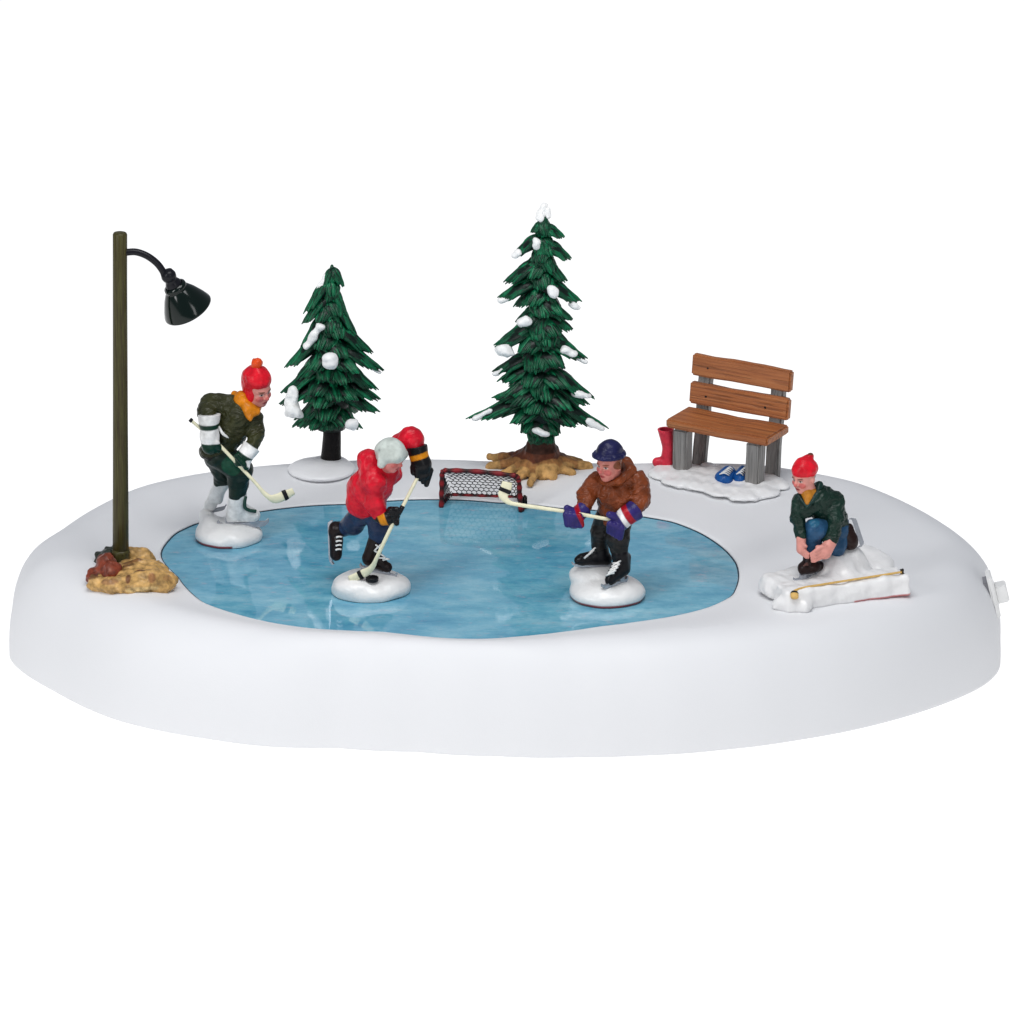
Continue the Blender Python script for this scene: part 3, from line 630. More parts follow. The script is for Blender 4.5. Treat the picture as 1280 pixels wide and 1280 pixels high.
def laces(pts, w, side, parent, o, m=M_LACE, n=4, r=.008, cross=True):
    mb = MB(); pts = spline(pts, n); side = np.asarray(side) / np.linalg.norm(side)
    for i, p in enumerate(pts):
        q = pts[min(i + 1, n - 1)] if cross else p
        mb.sweep(spline([p - side * w, p + (q - p) * .5 + V(0, -.012, .012), q + side * w], 6), r, n=6, ref=(.2, .3, .93))
        if cross and i < n - 1: mb.sweep(spline([p + side * w, p + (q - p) * .5 + V(0, -.016, .012), q - side * w], 6), r, n=6, ref=(.2, .3, .93))
    return mb.build('laces', m, parent, o)
def stick(name, pts, w, hgt, loc, label, m, tapes=(), knob=True, ref=(0, 1, 0), rw=.02, n=60):
    P = spline(pts, n); t = np.linspace(0, 1, n)
    st = thing(name, loc, label, 'hockey stick')
    W = np.interp(t, w[0], w[1]); H = np.interp(t, hgt[0], hgt[1])
    mb = MB(); mb.sweep(P, W, H, ref=ref, n=14); mb.build('shaft', m, st, loc)
    for nm, t0, t1 in tapes:
        i0, i1 = int(t0 * (n - 1)), max(int(t1 * (n - 1)), int(t0 * (n - 1)) + 1); mb = MB(); sl = slice(i0, i1 + 1)
        mb.sweep(P[sl], W[sl] + .007, H[sl] + .007, ref=ref, n=14); mb.build(nm, M_BLACK, st, loc)
    return st
def mound(label, c, rad, top, extra=(), red=None, seed=1, z0=ZI, name='snow_mound', wobble=None, body='snow_lump', k=.1):
    o = V(c[0], c[1], z0); t = thing(name, o, label, 'snow mound')
    pr = [ell(V(c[0], c[1], z0 + top * .3), (rad[0], rad[1], top * .7)), ell(V(c[0], c[1], z0 + top * .2), (rad[0] * .98, rad[1] * .98, top * .5))] + list(extra)
    pnt = []
    if red: pnt = [([half(V(c[0], c[1], z0 + .036), (0, 0, 1)), half(V(c[0] + red[0], c[1], z0), red[1])], (.30, .03, .035))]
    sdf(body, pr, M_MOUND, t, o, (.81, .81, .80), pnt, h=.012, k=k, zmin=z0 + .002, wobble=wobble or [(seed, 9, .012), (seed + 1, 22, .005)])
    return t
def figure(ox, oy, sc, gx, gy, z0, label):
    c = at_z(gx, gy, z0); Y = c[1]; J = lambda cx, cy, dy=0: at_y(ox + cx / sc, oy + cy / sc, Y + dy)
    return J, 1 / (sc * 100) * (60 + Y * CP) / 60, c, Y

NAVY, BLK = (.010, .016, .05), (.007, .007, .008)
# ---------------------------------------------------------------- 1: skater in the red pompom hat
J, u, c, Y = figure(225, 440, 4.925, 286, 673, ZI, '')
mound('oval white snow mound on the ice under the white skates', c, (.395, .37), .225, [ell(J(175, 1075, .1), (.12, .2, .15)), ell(J(160, 1010, .3), (.08, .12, .08))], (-.05, (1, .3, 0)), 11)
po = J(310, 1065); per = thing('person', po, 'skater in a red pompom hat, orange scarf and olive jacket, bent over a stick', 'person')
fr1 = frame_of(42, 12, -6); hc = J(480, 232, -.1); hp, hpt, hpos, HM = head(hc, .215, fr1)
torso = [(235, 590, 0, 92), (300, 470, -.03, 118), (365, 385, -.05, 112), (420, 340, -.06, 78)]
shl = [(200, 318, -.02, 62), (330, 350, -.02, 90), (445, 405, -.04, 66)]
armR = [(190, 322, -.03, 66), (163, 368, -.14, 58), (182, 425, -.26, 50)]; armL = [(452, 410, -.05, 56), (468, 510, -.16, 50), (437, 592, -.27, 44)]
legF = [(262, 640, -.04, 88), (368, 728, -.1, 78), (358, 800, -.08, 62), (355, 880, -.06, 56)]; legR = [(222, 640, .06, 78), (268, 755, .16, 56), (255, 805, .2, 48)]
body = chain(torso, J, u, .78) + chain(armR + [(185, 540, -.3, 42)], J, u, .7) + chain(armL + [(395, 660, -.33, 40)], J, u, .7) + chain(legF + [(350, 1000, -.03, 45), (450, 1010, -.03, 34)], J, u, .72) + chain(legR + [(195, 930, .3, 38)], J, u, .72) + [cone(J(425, 345, -.06), hc, 60 * u, 55 * u)]
sdf('body', body + hp, M_SKIN, per, po, SKIN, hpt, h=.0095, k=.025)
OL = (.036, .038, .014)
sdf('jacket', chain(torso[:-1], J, u) + chain(shl, J, u) + chain(armR, J, u) + chain(armL, J, u) + [ell(J(215, 610, .0), (100 * u, .2, 62 * u))], M_FOLDS, per, po, OL, [(half(J(220, 612), (-.15, 0, 1)), (.010, .008, .006)), (ell(J(258, 505, -.26), (14 * u, .2, 14 * u)), (.02, .02, .02))], h=.012, k=.035, wobble=[(12, 26, .011), (13, 58, .005)])
mb = MB(); mb.sweep(spline([J(238, 455, -.27), J(262, 500, -.30), J(300, 530, -.27)], 10), [.006, .014, .016, .017, .018, .018, .017, .016, .012, .005], n=8); mb.build('trim', M_LACE, per, po)
sdf('scarf', [cone(J(335, 258, .02), J(400, 330, -.13), 22 * u, 40 * u), cone(J(385, 285, -.12), J(432, 415, -.30), 38 * u, 12 * u), cone(J(420, 345, -.2), J(470, 368, -.2), 42 * u, 26 * u), cone(J(425, 390, -.25), J(465, 370, -.22), 26 * u, 20 * u), cone(J(380, 290, -.1), J(450, 340, -.1), 50 * u, 50 * u)], M_CLOTH, per, po, (.62, .20, .006), h=.011, k=.03, wobble=[(14, 40, .005)])
ht = sdf('hat', [ell(hpos(0, -.14, .72), np.array((.78, .88, .70)) * .215, HM), cone(hpos(0, -.5, .4), hpos(0, -.5, -.35), .145, .12), cone(hpos(0, -.1, 1.1), hpos(-.02, -.2, 1.45), .1, .05), ell(hpos(.56, -.1, -.1), np.array((.2, .42, .62)) * .215, HM), ell(hpos(-.54, -.1, -.1), np.array((.2, .42, .62)) * .215, HM)], M_CLOTH, per, po, (.66, .007, .020), h=.011, k=.05, wobble=[(15, 50, .004)], cuts=[sub_ for sub_ in []])
sdf('pompom', [ball(hpos(-.02, -.2, 1.62), 36 * u)], M_CLOTH, ht, po, (.68, .07, .012), h=.009, wobble=[(16, 70, .006)])
sdf('trousers', [ell(J(235, 635, 0), (92 * u, .18, 70 * u))] + chain(legF, J, u) + chain(legR, J, u), M_CLOTH, per, po, (.008, .022, .015), [(ell(J(315, 705, -.25), (62 * u, .2, 62 * u)), (.006, .06, .033))], h=.012, k=.04, wobble=[(17, 28, .006)])  # front-lit green of the bent knee is painted into the colour
GR, WH = (.004, .032, .018), (.82, .82, .81)
fgr = [cone(J(150 + q * 22, 575, -.36), J(162 + q * 24, 610, -.30), 18 * u, 15 * u, .012) for q in range(4)]
sdf('glove', chain([(180, 380, -.25, 70), (178, 415, -.27, 64), (178, 440, -.28, 56), (182, 520, -.30, 58), (188, 575, -.30, 56)], J, u) + fgr + [cone(J(225, 560, -.38), J(245, 590, -.36), 20 * u, 15 * u)], M_GLOSS, per, po, WH, [(slab(J(172, 440, -.3), J(174, 470, -.3)), GR), (half(J(185, 552, -.3), (-.05, 0, 1)), GR)], h=.010, k=.025, cuts=[half(J(180, 385, -.26), J(180, 385, -.26) - J(184, 440, -.28))])
fgr = [cone(J(350 + q * 14, 640 + q * 16, -.46), J(372 + q * 12, 668 + q * 14, -.36), 17 * u, 14 * u, .012) for q in range(4)]
sdf('glove', chain([(445, 575, -.26, 60), (428, 600, -.28, 52), (398, 640, -.33, 50), (372, 670, -.36, 44)], J, u) + fgr + [cone(J(405, 680, -.36), J(408, 708, -.42), 30 * u, 22 * u)], M_GLOSS, per, po, GR, [(slab(J(450, 575, -.28), J(412, 632, -.3)), WH), (ball(J(408, 692, -.38), 40 * u), WH)], h=.010, k=.025, cuts=[half(J(440, 580, -.27), J(440, 580, -.27) - J(400, 640, -.33))])
sk = sdf('skate', [cone(J(356, 882, -.06), J(345, 985, -.04), 56 * u, 58 * u), cone(J(325, 1005, -.03), J(455, 1005, -.03), 42 * u, 40 * u), cone(J(360, 965, -.04), J(420, 990, -.03), 50 * u, 42 * u), ell(J(300, 1030, -.03), (18 * u, .05, 18 * u))], M_GLOSS, per, po, WH, h=.011, k=.03, cuts=[half(J(0, 1042, -.03), (0, 0, -1))])
blade('blade', J(228, 1036, -.03), J(548, 1024, -.03), (0, 0, -1), 50 * u, sk, po, .022)
mb = MB(); mb.sweep(spline([J(404, 888, -.12), J(398, 925, -.14), J(402, 960, -.145), J(432, 976, -.125), J(468, 980, -.10)], 16), .022, n=8); mb.build('laces', M_GREENLACE, sk, po)
sk = sdf('skate', [cone(J(262, 800, .19), J(190, 935, .3), 50 * u, 36 * u), cone(J(185, 945, .3), J(172, 955, .32), 36 * u, 26 * u), ell(J(240, 880, .25), (30 * u, .08, 60 * u))], M_GLOSS, per, po, WH, h=.011, k=.03)
blade('blade', J(140, 968, .33), J(285, 935, .28), J(0, 30) - J(0, 0), 36 * u, sk, po, .018, False)
stick('hockey_stick', [J(60, 414, -.28), J(100, 448, -.29), J(180, 518, -.31), J(262, 592, -.36), (J(450, 790, -.46)), J(530, 880, -.5), J(585, 903, -.5), J(650, 880, -.47), J(700, 856, -.45)], ([0, .55, .66, .74, .86, 1], [.02, .022, .035, .06, .062, .045]), ([0, 1], [.02, .02]), J(300, 630, -.4), 'cream hockey stick held across the knees by the skater in the pompom hat', M_CREAM, [('grip_end', 0, .06), ('tape', .85, .91)], ref=(0, 1, 0))

# ---------------------------------------------------------------- 2: skater in the white helmet
J, u, c, Y = figure(390, 520, 5.118, 463.5, 739, ZI, '')
mound('oval white snow mound on the ice carrying a black puck', c, (.445, .40), .24, [ell(J(270, 1085, -.16), (.22, .2, .12))], None, 21)
po = J(400, 1000); per = thing('person', po, 'skater in a white helmet, red jersey and navy trousers, swinging with one leg raised behind', 'person')
fr2 = frame_of(58, 18, 4); hc = J(505, 262, -.26); hp, hpt, hpos, HM = head(hc, .185, fr2)
torso = [(335, 560, 0, 100), (370, 460, -.03, 125), (425, 385, -.05, 108), (460, 360, -.04, 70)]
shl = [(365, 282, -.06, 66), (430, 345, -.02, 85), (525, 375, .10, 58)]
armF = [(360, 290, -.12, 66), (395, 430, -.26, 70), (392, 550, -.28, 54), (425, 622, -.28, 46)]
armB = [(520, 260, .25, 66), (575, 178, .25, 62), (635, 138, .18, 64), (660, 205, .08, 54)]
legS = [(400, 610, .02, 78), (432, 720, -.02, 68), (418, 790, 0, 58)]; legB = [(330, 600, .08, 82), (265, 690, .22, 68), (205, 722, .34, 52)]
body = chain(torso, J, u, .78) + chain(armF + [(510, 650, -.3, 34)], J, u, .7) + chain(armB + [(705, 330, .04, 38)], J, u, .7) + chain(legS + [(380, 930, 0, 40), (480, 970, -.03, 30)], J, u, .72) + chain(legB + [(150, 780, .38, 36), (150, 880, .34, 28)], J, u, .72) + [cone(J(460, 340, -.07), hc, 58 * u, 50 * u)]
sdf('body', body + hp, M_SKIN, per, po, np.array((.58, .20, .18)), hpt, h=.0095, k=.025)
RD = (.60, .006, .022)
sdf('jersey', chain(torso, J, u) + chain(shl, J, u) + chain(armF, J, u) + chain(armB, J, u) + [ell(J(300, 545, .03), (72 * u, .2, 66 * u)), ell(J(400, 570, -.02), (80 * u, .17, 50 * u)), ell(J(350, 470, .0), (112 * u, .21, 110 * u))], M_CLOTH, per, po, RD, h=.012, k=.09, wobble=[(22, 20, .012), (23, 50, .004)])
hm = sdf('helmet', [ell(hpos(0, -.1, .38), np.array((.86, .98, .86)) * .185, HM), cone(hpos(.5, -.25, .1), hpos(.58, -.2, -.5), .075, .05), cone(hpos(-.5, -.25, .1), hpos(-.58, -.2, -.5), .075, .05), cone(hpos(0, -.7, .1), hpos(0, -.62, -.3), .1, .07), cone(hpos(-.5, .55, .36), hpos(.5, .55, .36), .055, .055)], M_GLOSS, per, po, (.52, .57, .53), [(cone(hpos(.62, .3, .30), hpos(.80, -.7, .42), .012, .012), (.3, .34, .32))], h=.0105, k=.04,
    cuts=[])
sdf('trousers', [ell(J(360, 590, .03), (95 * u, .17, 60 * u))] + chain(legS, J, u) + chain(legB, J, u), M_CLOTH, per, po, (.018, .034, .085), [(half(J(214, 722, .32), J(265, 690, .22) - J(205, 722, .34)), BLK)], h=.012, k=.04, wobble=[(24, 30, .006)])
OR = (.62, .22, .006)
fg = [cone(J(672 + q * 28, 330 + q * 6, -.06 + q * .03), J(672 + q * 20, 385 + q * 18, -.05 + q * .02), 22 * u, 17 * u, .01) for q in range(4)]
sdf('glove', chain([(668, 185, .09, 68), (674, 210, .08, 64), (680, 240, .06, 60), (700, 310, .03, 64), (712, 370, .02, 46)], J, u) + fg + [cone(J(650, 330, -.02), J(648, 362, -.04), 24 * u, 18 * u)], M_GLOSS, per, po, BLK, [(slab(J(672, 240, .06), J(682, 272, .05)), OR)], h=.010, k=.02, cuts=[half(J(672, 192, .08), J(672, 192, .08) - J(684, 260, .06))])
fg = [cone(J(505 + q * 12, 605 + q * 26, -.40), J(548 - q * 2, 622 + q * 22, -.36), 19 * u, 17 * u, .01) for q in range(4)]
sdf('glove', chain([(430, 632, -.28, 50), (460, 652, -.29, 46), (500, 645, -.30, 52), (525, 635, -.31, 40)], J, u) + fg + [cone(J(500, 600, -.34), J(545, 595, -.36), 22 * u, 16 * u)], M_GLOSS, per, po, BLK, [(slab(J(428, 655, -.29), J(472, 640, -.29)), OR)], h=.010, k=.02)
BB = (.012, .006, .006)
sk = sdf('skate', [cone(J(418, 790, 0), J(375, 900, 0), 58 * u, 50 * u), cone(J(365, 915, 0), J(480, 968, -.03), 44 * u, 34 * u), cone(J(400, 890, 0), J(440, 935, -.02), 44 * u, 36 * u)], M_GLOSS, per, po, BB, h=.011, k=.03)
blade('blade', J(305, 938, .02), J(545, 1004, -.05), (0, 0, -1), 46 * u, sk, po, .022)
laces([J(428, 820, -.13), J(420, 860, -.13), J(445, 905, -.115), J(475, 920, -.10)], .04, (1, 0, .15), sk, po, n=4, r=.011)
sk = sdf('skate', [cone(J(195, 722, .34), J(150, 740, .36), 50 * u, 44 * u), cone(J(150, 715, .36), J(152, 880, .32), 42 * u, 38 * u), cone(J(165, 800, .30), J(155, 895, .3), 36 * u, 32 * u)], M_GLOSS, per, po, BB, h=.011, k=.03)
blade('blade', J(134, 668, .38), J(142, 952, .33), (-1, .35, 0.05), 34 * u, sk, po, .018)
laces([J(174, 775, .21), J(172, 815, .20), J(170, 855, .20)], .034, (1, 0, .1), sk, po, n=4, r=.012, cross=False)
stick('hockey_stick', [J(690, 360, -.03), J(670, 402, -.06), J(582, 575, -.28), J(505, 715, -.37), J(420, 895, -.34), J(385, 965, -.29), J(335, 1005, -.26), J(240, 1045, -.24)], ([0, .6, .76, .85, 1], [.021, .024, .04, .055, .045]), ([0, 1], [.02, .022]), J(500, 720, -.37), 'cream hockey stick reaching down to the puck, gripped by black gloves', M_CREAM, [('grip_tape', .30, .34), ('tape', .885, .92)])
pc = J(385, 1040, -.24); pk = thing('puck', pc, 'small black puck lying on the white snow mound at the stick blade', 'puck')
mb = MB(); mb.sweep([pc + V(0, 0, -.03), pc + V(0, 0, -.024), pc + V(0, 0, .016), pc + V(0, 0, .022)], [.068, .076, .076, .068], n=28, ref=(0, 1, 0)); mb.build('puck_disc', M_BLACK, pk, pc, smooth=False)

# ---------------------------------------------------------------- 3: skater in the brown jacket
J, u, c, Y = figure(610, 540, 5.566, 757, 743, ZI, '')
mound('oval white snow mound on the ice under the skater in brown', c + V(.02, -.06, 0), (.44, .42), .25, [ell(J(680, 990, .08), (.2, .22, .11)), ell(J(800, 975, .1), (.22, .2, .09))], (.0, (0, 1, 0)), 33)
po = J(850, 1060); per = thing('person', po, 'skater in a navy cap and brown hooded jacket, reaching a stick towards the goal', 'person')
fr3 = frame_of(-40, 4, 0); hc = J(845, 226, -.14); HH3 = .205; hp, hpt, hpos, HM = head(hc, HH3, fr3, (.22, .06, .015))
torso = [(875, 560, .0, 105), (885, 450, -.02, 128), (893, 385, -.0, 105)]
shl = [(765, 345, .02, 66), (900, 345, .03, 90), (1040, 345, .02, 72)]
armL = [(752, 350, .0, 66), (690, 440, -.1, 64), (668, 530, -.2, 54)]; armR = [(1048, 355, .0, 72), (1062, 465, -.08, 66), (1015, 545, -.2, 58)]
legL = [(820, 590, .04, 76), (775, 700, .04, 62), (775, 800, .08, 56)]; legR = [(930, 590, .0, 82), (900, 740, -.12, 78), (915, 855, -.14, 58)]
hair = ([(ell(hpos(.62, -.15, .12), np.array((.3, .5, .3)) * HH3, HM), (.20, .055, .018)), (ell(hpos(-.62, -.15, .12), np.array((.3, .5, .3)) * HH3, HM), (.20, .055, .018)), (ell(hpos(0, -.8, .1), np.array((.6, .5, .5)) * HH3, HM), (.20, .055, .018))])
body = chain(torso, J, u, .78) + chain(armL + [(600, 600, -.3, 40)], J, u, .7) + chain(armR + [(890, 650, -.3, 44)], J, u, .7) + chain(legL + [(780, 860, .08, 40), (680, 880, .02, 30)], J, u, .72) + chain(legR + [(930, 920, -.14, 40), (850, 1010, -.24, 30)], J, u, .72) + [cone(J(890, 360, .0), hc, 62 * u, 58 * u)]
sdf('body', body + hp, M_SKIN, per, po, np.array((.62, .22, .18)), hair + hpt, h=.0095, k=.025)
BN = (.19, .044, .013)
jk = sdf('jacket', chain(torso, J, u) + chain(shl, J, u) + chain(armL, J, u) + chain(armR, J, u) + [ell(J(870, 545, .0), (108 * u, .19, 48 * u)), ell(J(870, 440, -.1), (105 * u, .12, 100 * u))], M_FOLDS, per, po, BN, [(cone(J(855, 375, -.25), J(845, 410, -.27), .012, .008), (.03, .01, .005)), (cone(J(850, 380, -.25), J(880, 415, -.27), .010, .006), (.03, .01, .005))], h=.012, k=.035, wobble=[(34, 26, .012), (35, 62, .006)])
sdf('hood', [cone(J(840, 362, -.2), J(915, 345, -.2), 22 * u, 28 * u), cone(J(915, 345, -.2), J(985, 275, -.02), 28 * u, 44 * u), cone(J(985, 265, .0), J(960, 215, .15), 46 * u, 44 * u), cone(J(795, 340, -.1), J(840, 362, -.2), 24 * u, 22 * u), cone(J(795, 335, -.05), J(850, 290, .14), 26 * u, 60 * u), cone(J(960, 240, .14), J(850, 290, .16), 50 * u, 60 * u)], M_FOLDS, jk, po, BN, h=.011, k=.03, wobble=[(36, 40, .005)])
sdf('cap', [ell(hpos(0, -.06, .64), np.array((.77, .88, .86)) * HH3, HM)] + [cone(hpos(.79 * math.cos(t0), .0 + .88 * math.sin(t0), .62 + .05 * math.sin(t0)), hpos(.79 * math.cos(t0 + .3), .0 + .88 * math.sin(t0 + .3), .62 + .05 * math.sin(t0 + .3)), 19 * u, 19 * u, .012) for t0 in np.arange(0, 6.28, .3)] + [ball(hpos(0, 0, .8), .05)], M_CLOTH, per, po, (.011, .012, .062), h=.011, k=.03, wobble=[(37, 50, .003)], cuts=[half(hpos(0, 0, .50), (HM[1] * .08 - HM[2]))])
sdf('trousers', [ell(J(875, 600, .02), (100 * u, .17, 60 * u))] + chain(legL, J, u) + chain(legR, J, u), M_CLOTH, per, po, (.017, .016, .015), h=.012, k=.035, wobble=[(38, 28, .007), (39, 60, .003)])
BG, RB, WB = (.030, .022, .135), (.36, .006, .016), (.8, .8, .8)
fg = [cone(J(545 + q * 30, 575 + q * 4, -.40), J(555 + q * 30, 640 + q * 2, -.38), 26 * u, 26 * u, .01) for q in range(4)]
sdf('glove', chain([(690, 520, -.18, 58), (660, 540, -.22, 54), (620, 575, -.28, 56), (598, 612, -.31, 62)], J, u) + fg + [cone(J(600, 560, -.34), J(550, 530, -.36), 30 * u, 24 * u)], M_GLOSS, per, po, BG, [(slab(J(648, 545, -.25), J(622, 556, -.25)), RB)], h=.010, k=.022, cuts=[half(J(678, 530, -.21), J(678, 530, -.21) - J(610, 595, -.3))])
fg = [cone(J(850 + q * 26, 640 + q * 10, -.42), J(846 + q * 24, 690 + q * 14, -.38), 25 * u, 24 * u, .01) for q in range(4)]
sdf('glove', chain([(1050, 520, -.17, 76), (1020, 545, -.2, 72), (975, 575, -.26, 68), (920, 620, -.31, 66), (885, 665, -.33, 58)], J, u) + fg + [cone(J(885, 590, -.38), J(845, 575, -.40), 30 * u, 24 * u)], M_GLOSS, per, po, BG, [(slab(J(992, 560, -.3), J(957, 582, -.3)), RB), (slab(J(956, 583, -.3), J(930, 599, -.3)), WB)], h=.010, k=.022, cuts=[half(J(1028, 535, -.2), J(1028, 535, -.2) - J(940, 605, -.3))])
BS = (.006, .006, .008)
sk = sdf('skate', [cone(J(780, 790, .08), J(800, 860, .07), 56 * u, 48 * u), cone(J(825, 885, .07), J(650, 888, .0), 40 * u, 40 * u), cone(J(650, 888, 0), J(625, 893, -.01), 40 * u, 26 * u), cone(J(770, 850, .06), J(690, 875, .02), 40 * u, 40 * u)], M_GLOSS, per, po, BS, h=.011, k=.03)
blade('blade', J(870, 908, .08), J(582, 905, -.03), (0, 0, -1), 32 * u, sk, po, .02)
laces([J(728, 820, -.05), J(712, 845, -.07), J(690, 862, -.08)], .045, (.75, 0, .66), sk, po, n=4, r=.011)
sk = sdf('skate', [cone(J(918, 850, -.15), J(930, 940, -.17), 60 * u, 54 * u), cone(J(940, 960, -.17), J(850, 1030, -.30), 44 * u, 38 * u), cone(J(915, 925, -.19), J(865, 995, -.28), 46 * u, 40 * u), cone(J(960, 870, -.10), J(950, 950, -.13), 36 * u, 40 * u)], M_GLOSS, per, po, BS, h=.011, k=.03)
blade('blade', J(968, 1000, -.14), J(792, 1058, -.38), (0, 0, -1), 44 * u, sk, po, .022)
laces([J(895, 905, -.29), J(885, 935, -.33), J(866, 965, -.37), J(850, 990, -.38)], .05, (.9, 0, .3), sk, po, n=5, r=.011)
stick('hockey_stick', [J(860, 612, -.36), J(770, 595, -.36), J(650, 573, -.36), J(530, 552, -.36), J(360, 527, -.34), J(220, 507, -.32), J(145, 488, -.31), J(108, 445, -.3), J(125, 390, -.28), J(135, 348, -.27)], ([0, .62, .72, .8, .9, 1], [.021, .025, .04, .066, .068, .06]), ([0, 1], [.022, .02]), J(560, 560, -.36), 'cream hockey stick stretched out towards the goal, held by navy gloves', M_CREAM, [('tape', .845, .885)])

# ---------------------------------------------------------------- 4: kneeling skater
gz = 1.30
J, u, c, Y = figure(930, 550, 5.564, 1030, 735, gz, '')
gz = snow_z(c[0], c[1])
mo = V(c[0], c[1], gz); mt = thing('snow_mound', mo, 'long rough white snow slab with a ridge, under the kneeling skater', 'snow mound')
def K(cx, cy, z): return at_z(930 + cx / 5.564, 550 + cy / 5.564, z)
zt = gz + .2
pr = [ell(K(225, 1020, gz + .05), (.2, .3, .11)), ell(K(420, 960, gz + .08), (.3, .3, .12)), ell(K(640, 870, gz + .09), (.35, .33, .13)), ell(K(830, 830, gz + .1), (.28, .3, .16)), ell(K(930, 870, gz + .09), (.2, .3, .12))] + [ell(V(q[0], q[1], gz), (rx_, rx_, max(.05, q[2] - gz + e_))) for q, rx_, e_ in ((J(645, 800, -.02), .3, .03), (J(455, 955, -.17), .3, -.085), (J(745, 745, .12), .26, .02), (J(550, 900, -.08), .28, -.02))] + [
      cone(K(250, 1140, gz + .06), K(420, 1160, gz + .05), .10, .09)]
P0, P1 = K(350, 1195, gz), K(1105, 1090, gz); sl_ = P1 - P0; LL = np.linalg.norm(sl_); sl_ /= LL; sn_ = V(-sl_[1], sl_[0], 0); SM = np.array([sl_, sn_, V(0, 0, 1)])
pr += [box((P0 + P1) / 2 + sn_ * .20 + V(0, 0, .09), (LL / 2 + .10, .19, .16), SM, .05), box((P0 + P1) / 2 + sn_ * .55 + V(-.1, 0, .04), (LL / 2 - .02, .3, .15), SM, .07)]
pnt = [([half(V(0, 0, gz + .025), (0, 0, 1)), half(K(760, 1100, gz), (-1, 0, 0))], (.5, .12, .12))]
sdf('snow_slab', pr, M_MOUND, mt, mo, (.81, .805, .80), pnt, h=.014, k=.07, zmin=gz + .002, wobble=[(41, 12, .012), (42, 30, .007)])
po = J(560, 900); per = thing('person', po, 'kneeling skater in a red knit hat and dark green jacket, tying a skate', 'person')
fr4 = frame_of(-44, 8, 0); hc = J(418, 262, -.05); HH4 = .19; hp, hpt, hpos, HM = head(hc, HH4, fr4, (.05, .02, .012))
torso = [(620, 560, .1, 105), (580, 480, .04, 112), (510, 410, -.02, 100), (465, 375, -.04, 70)]
shl = [(390, 415, -.06, 50), (500, 400, .0, 80), (610, 405, .02, 62)]
armL = [(385, 420, -.06, 50), (372, 540, -.14, 46), (395, 665, -.26, 36)]; armR = [(622, 415, .0, 66), (640, 560, -.14, 60), (605, 690, -.24, 52)]
legU = [(620, 600, .05, 80), (495, 625, -.2, 74), (475, 720, -.18, 62), (465, 790, -.16, 54)]; legK = [(650, 590, .1, 84), (640, 740, -.02, 70), (690, 690, .08, 50)]
hnd = []
for q in range(4):                                                # far hand: four fingers towards the laces
    hnd += [cone(J(395 + q * 4, 745 + q * 16, -.33), J(425 + q * 2, 772 + q * 14, -.36), 12 * u, 11 * u, .006), cone(J(425 + q * 2, 772 + q * 14, -.36), J(447, 790 + q * 9, -.36), 11 * u, 10 * u, .006)]
hnd += [cone(J(396, 690, -.29), J(400, 760, -.31), 32 * u, 36 * u), cone(J(405, 720, -.33), J(432, 740, -.36), 15 * u, 11 * u, .01)]
for q in range(4):                                                # near hand
    hnd += [cone(J(545 - q * 3, 740 + q * 26, -.38), J(500 - q * 3, 768 + q * 24, -.41), 13 * u, 12.5 * u, .006), cone(J(500 - q * 3, 768 + q * 24, -.41), J(466 + q * 3, 792 + q * 17, -.39), 12.5 * u, 11 * u, .006)]
hnd += [cone(J(600, 715, -.27), J(560, 780, -.33), 42 * u, 50 * u), cone(J(565, 745, -.36), J(510, 745, -.38), 18 * u, 14 * u, .01)]
body = chain(torso, J, u, .78) + chain(armL + [(398, 700, -.29, 34)], J, u, .8) + chain(armR + [(598, 720, -.27, 46)], J, u, .8) + hnd + chain(legU + [(460, 880, -.14, 40)], J, u, .72) + chain(legK + [(735, 690, .3, 40)], J, u, .72) + [cone(J(455, 385, -.04), hc, 56 * u, 52 * u)]
hair = [(ell(hpos(0, -.72, .0), np.array((.95, .62, .42)) * HH4, HM), (.045, .014, .010))]
sdf('body', body + hp, M_SKIN, per, po, np.array((.66, .28, .235)), hair + hpt, h=.0092, k=.022)
GJ = (.007, .026, .018)
jk = sdf('jacket', chain(torso[:-1], J, u) + chain(shl, J, u) + chain(armL, J, u, 1.05) + chain(armR, J, u) + [ell(J(625, 560, .1), (92 * u, .22, 60 * u)), ell(J(430, 470, -.1), (62 * u, .1, 80 * u))], M_FOLDS, per, po, GJ, h=.012, k=.035, wobble=[(43, 28, .012), (44, 58, .005)])
sdf('collar', [cone(J(525, 320, -.02), J(505, 390, -.13), 26 * u, 22 * u), cone(J(505, 390, -.13), J(442, 468, -.24), 22 * u, 8 * u), cone(J(525, 310, -.0), J(480, 340, .12), 26 * u, 34 * u), cone(J(375, 385, -.1), J(438, 468, -.24), 16 * u, 8 * u)], M_CLOTH, jk, po, (.008, .032, .027), h=.010, k=.02)
sdf('sweater', [cone(J(440, 375, -.1), J(440, 440, -.2), 46 * u, 16 * u), cone(J(475, 370, -.08), J(445, 430, -.18), 40 * u, 16 * u)], M_CLOTH, per, po, (.48, .19, .02), h=.010, k=.02)
sdf('hat', [ell(hpos(0, -.12, .55), np.array((.78, .90, .66)) * HH4, HM), cone(hpos(0, -.2, .9), J(462, 112, .0), .10, 24 * u), cone(hpos(0, -.65, .35), hpos(0, -.72, .2), .08, .07)], M_CLOTH, per, po, (.68, .008, .022), [(ball(J(462, 92, 0), 22 * u), (.16, .05, .03))], h=.011, k=.05, wobble=[(45, 55, .003)], cuts=[half(hpos(0, .6, .34), (HM[1] * .22 - HM[2]))])
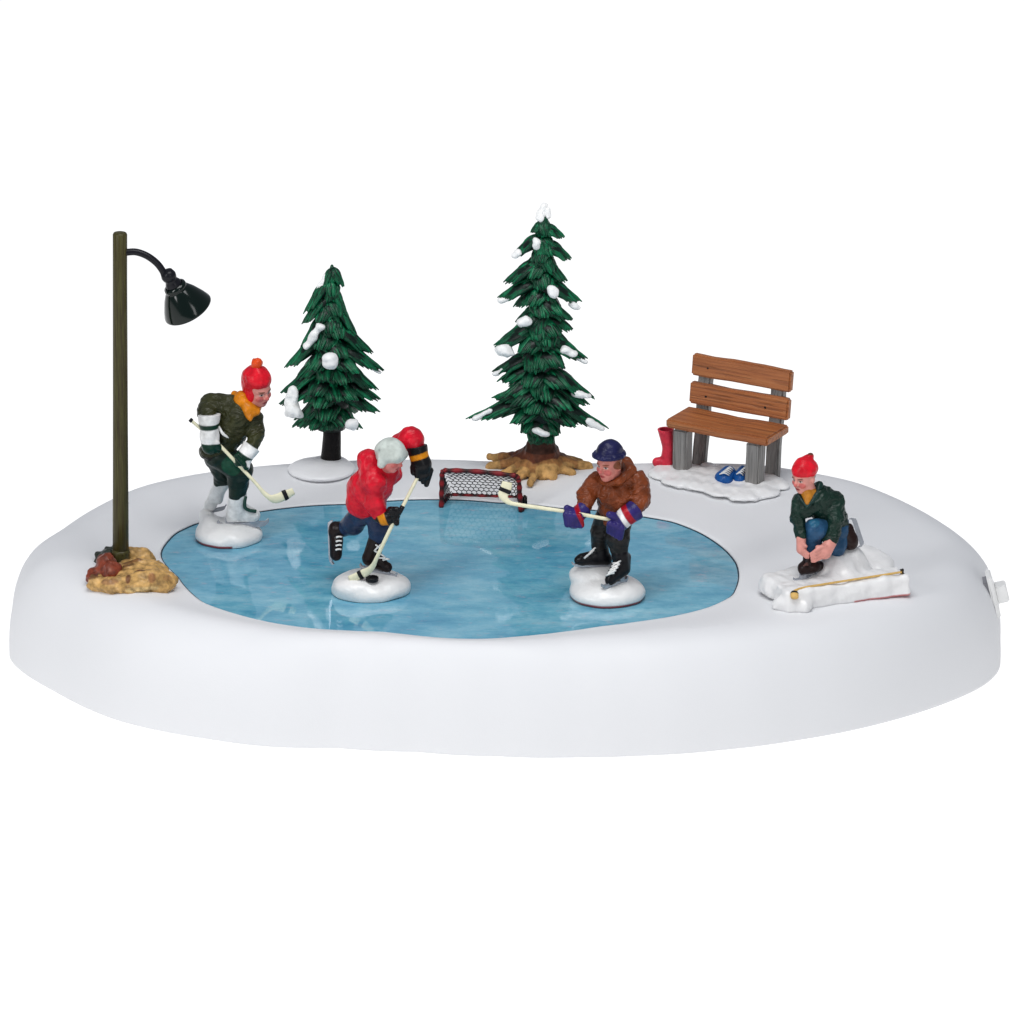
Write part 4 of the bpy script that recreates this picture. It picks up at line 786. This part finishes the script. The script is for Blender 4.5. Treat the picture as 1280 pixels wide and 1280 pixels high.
sdf('jeans', chain(legU, J, u) + chain(legK, J, u) + [ell(J(640, 620, .1), (85 * u, .18, 70 * u))], M_CLOTH, per, po, (.020, .075, .16), [(ell(J(490, 585, -.38), (60 * u, .2, 40 * u)), (.02, .12, .22))], h=.012, k=.03, wobble=[(46, 30, .006), (47, 60, .003)])
BW = (.022, .010, .009)
sk = sdf('skate', [cone(J(455, 820, -.16), J(462, 860, -.16), 46 * u, 50 * u), cone(J(520, 878, -.12), J(410, 900, -.2), 40 * u, 36 * u), ell(J(455, 880, -.18), (80 * u, .1, 44 * u)), cone(J(455, 800, -.26), J(450, 850, -.28), 18 * u, 22 * u)], M_GLOSS, per, po, BW, h=.011, k=.025)
blade('blade', J(572, 905, -.1), J(345, 958, -.24), (0, 0, -1), 40 * u, sk, po, .022)
laces([J(450, 850, -.29), J(430, 872, -.3)], .03, (1, 0, .2), sk, po, plain('brown_lace_paint', (.12, .05, .04), .5), 3, .008)
sk = sdf('skate', [cone(J(715, 650, .06), J(740, 690, .06), 46 * u, 52 * u), cone(J(728, 612, .1), J(742, 712, .05), 34 * u, 50 * u), cone(J(705, 690, .04), J(745, 722, .04), 44 * u, 40 * u)], M_GLOSS, per, po, BW, h=.011, k=.03)
blade('blade', J(728, 545, .12), J(794, 748, .05), (1, .0, .25), 50 * u, sk, po, .022, False)
P_ = K
stick('hockey_stick', [K(1100, 915, gz + .28), K(1085, 920, gz + .275), K(900, 949, gz + .27), K(700, 980, gz + .27), K(500, 1012, gz + .27), K(400, 1030, gz + .265), K(355, 1052, gz + .25), K(352, 1098, gz + .20)], ([0, .03, .06, .8, .87, .93, 1], [.03, .034, .013, .013, .03, .05, .045]), ([0, .03, .06, .8, 1], [.03, .034, .013, .013, .03]), K(700, 980, gz + .27), 'thin yellow hockey stick lying along the snow slab beside the kneeling skater', M_GOLD, [('grip_end', 0, .045), ('tape', .885, .92)], ref=(0, 0, 1), n=80)

# ================================================================== light
w = bpy.data.worlds.new('World'); SC.world = w; w.use_nodes = True
bg = w.node_tree.nodes['Background']; bg.inputs[0].default_value = (.80, .85, .96, 1); bg.inputs[1].default_value = .30
def softbox(name, loc, aim, size, power, c=(1, 1, 1)):
    l = bpy.data.lights.new(name, 'AREA'); l.shape = 'RECTANGLE'; l.size, l.size_y = size; l.energy = power; l.color = c
    o = bpy.data.objects.new(name, l); COL.objects.link(o); o.location = loc
    o.rotation_euler = (Vector(aim) - Vector(loc)).to_track_quat('-Z', 'Y').to_euler()
softbox('key_softbox', (-19, -20, 15), (-1, -2, 1), (5, 13), 2150)
softbox('fill_softbox', (10, -28, 14), (0, -2, 1), (5, 12), 900)
softbox('overhead_softbox', (0, -9, 24), (0, 0, 1), (16, 10), 3500)

SC.render.engine = 'CYCLES'
SC.view_settings.view_transform = 'Standard'; SC.view_settings.look = 'None'; SC.view_settings.exposure = 0; SC.view_settings.gamma = 1
SC.render.resolution_x = SC.render.resolution_y = 1024
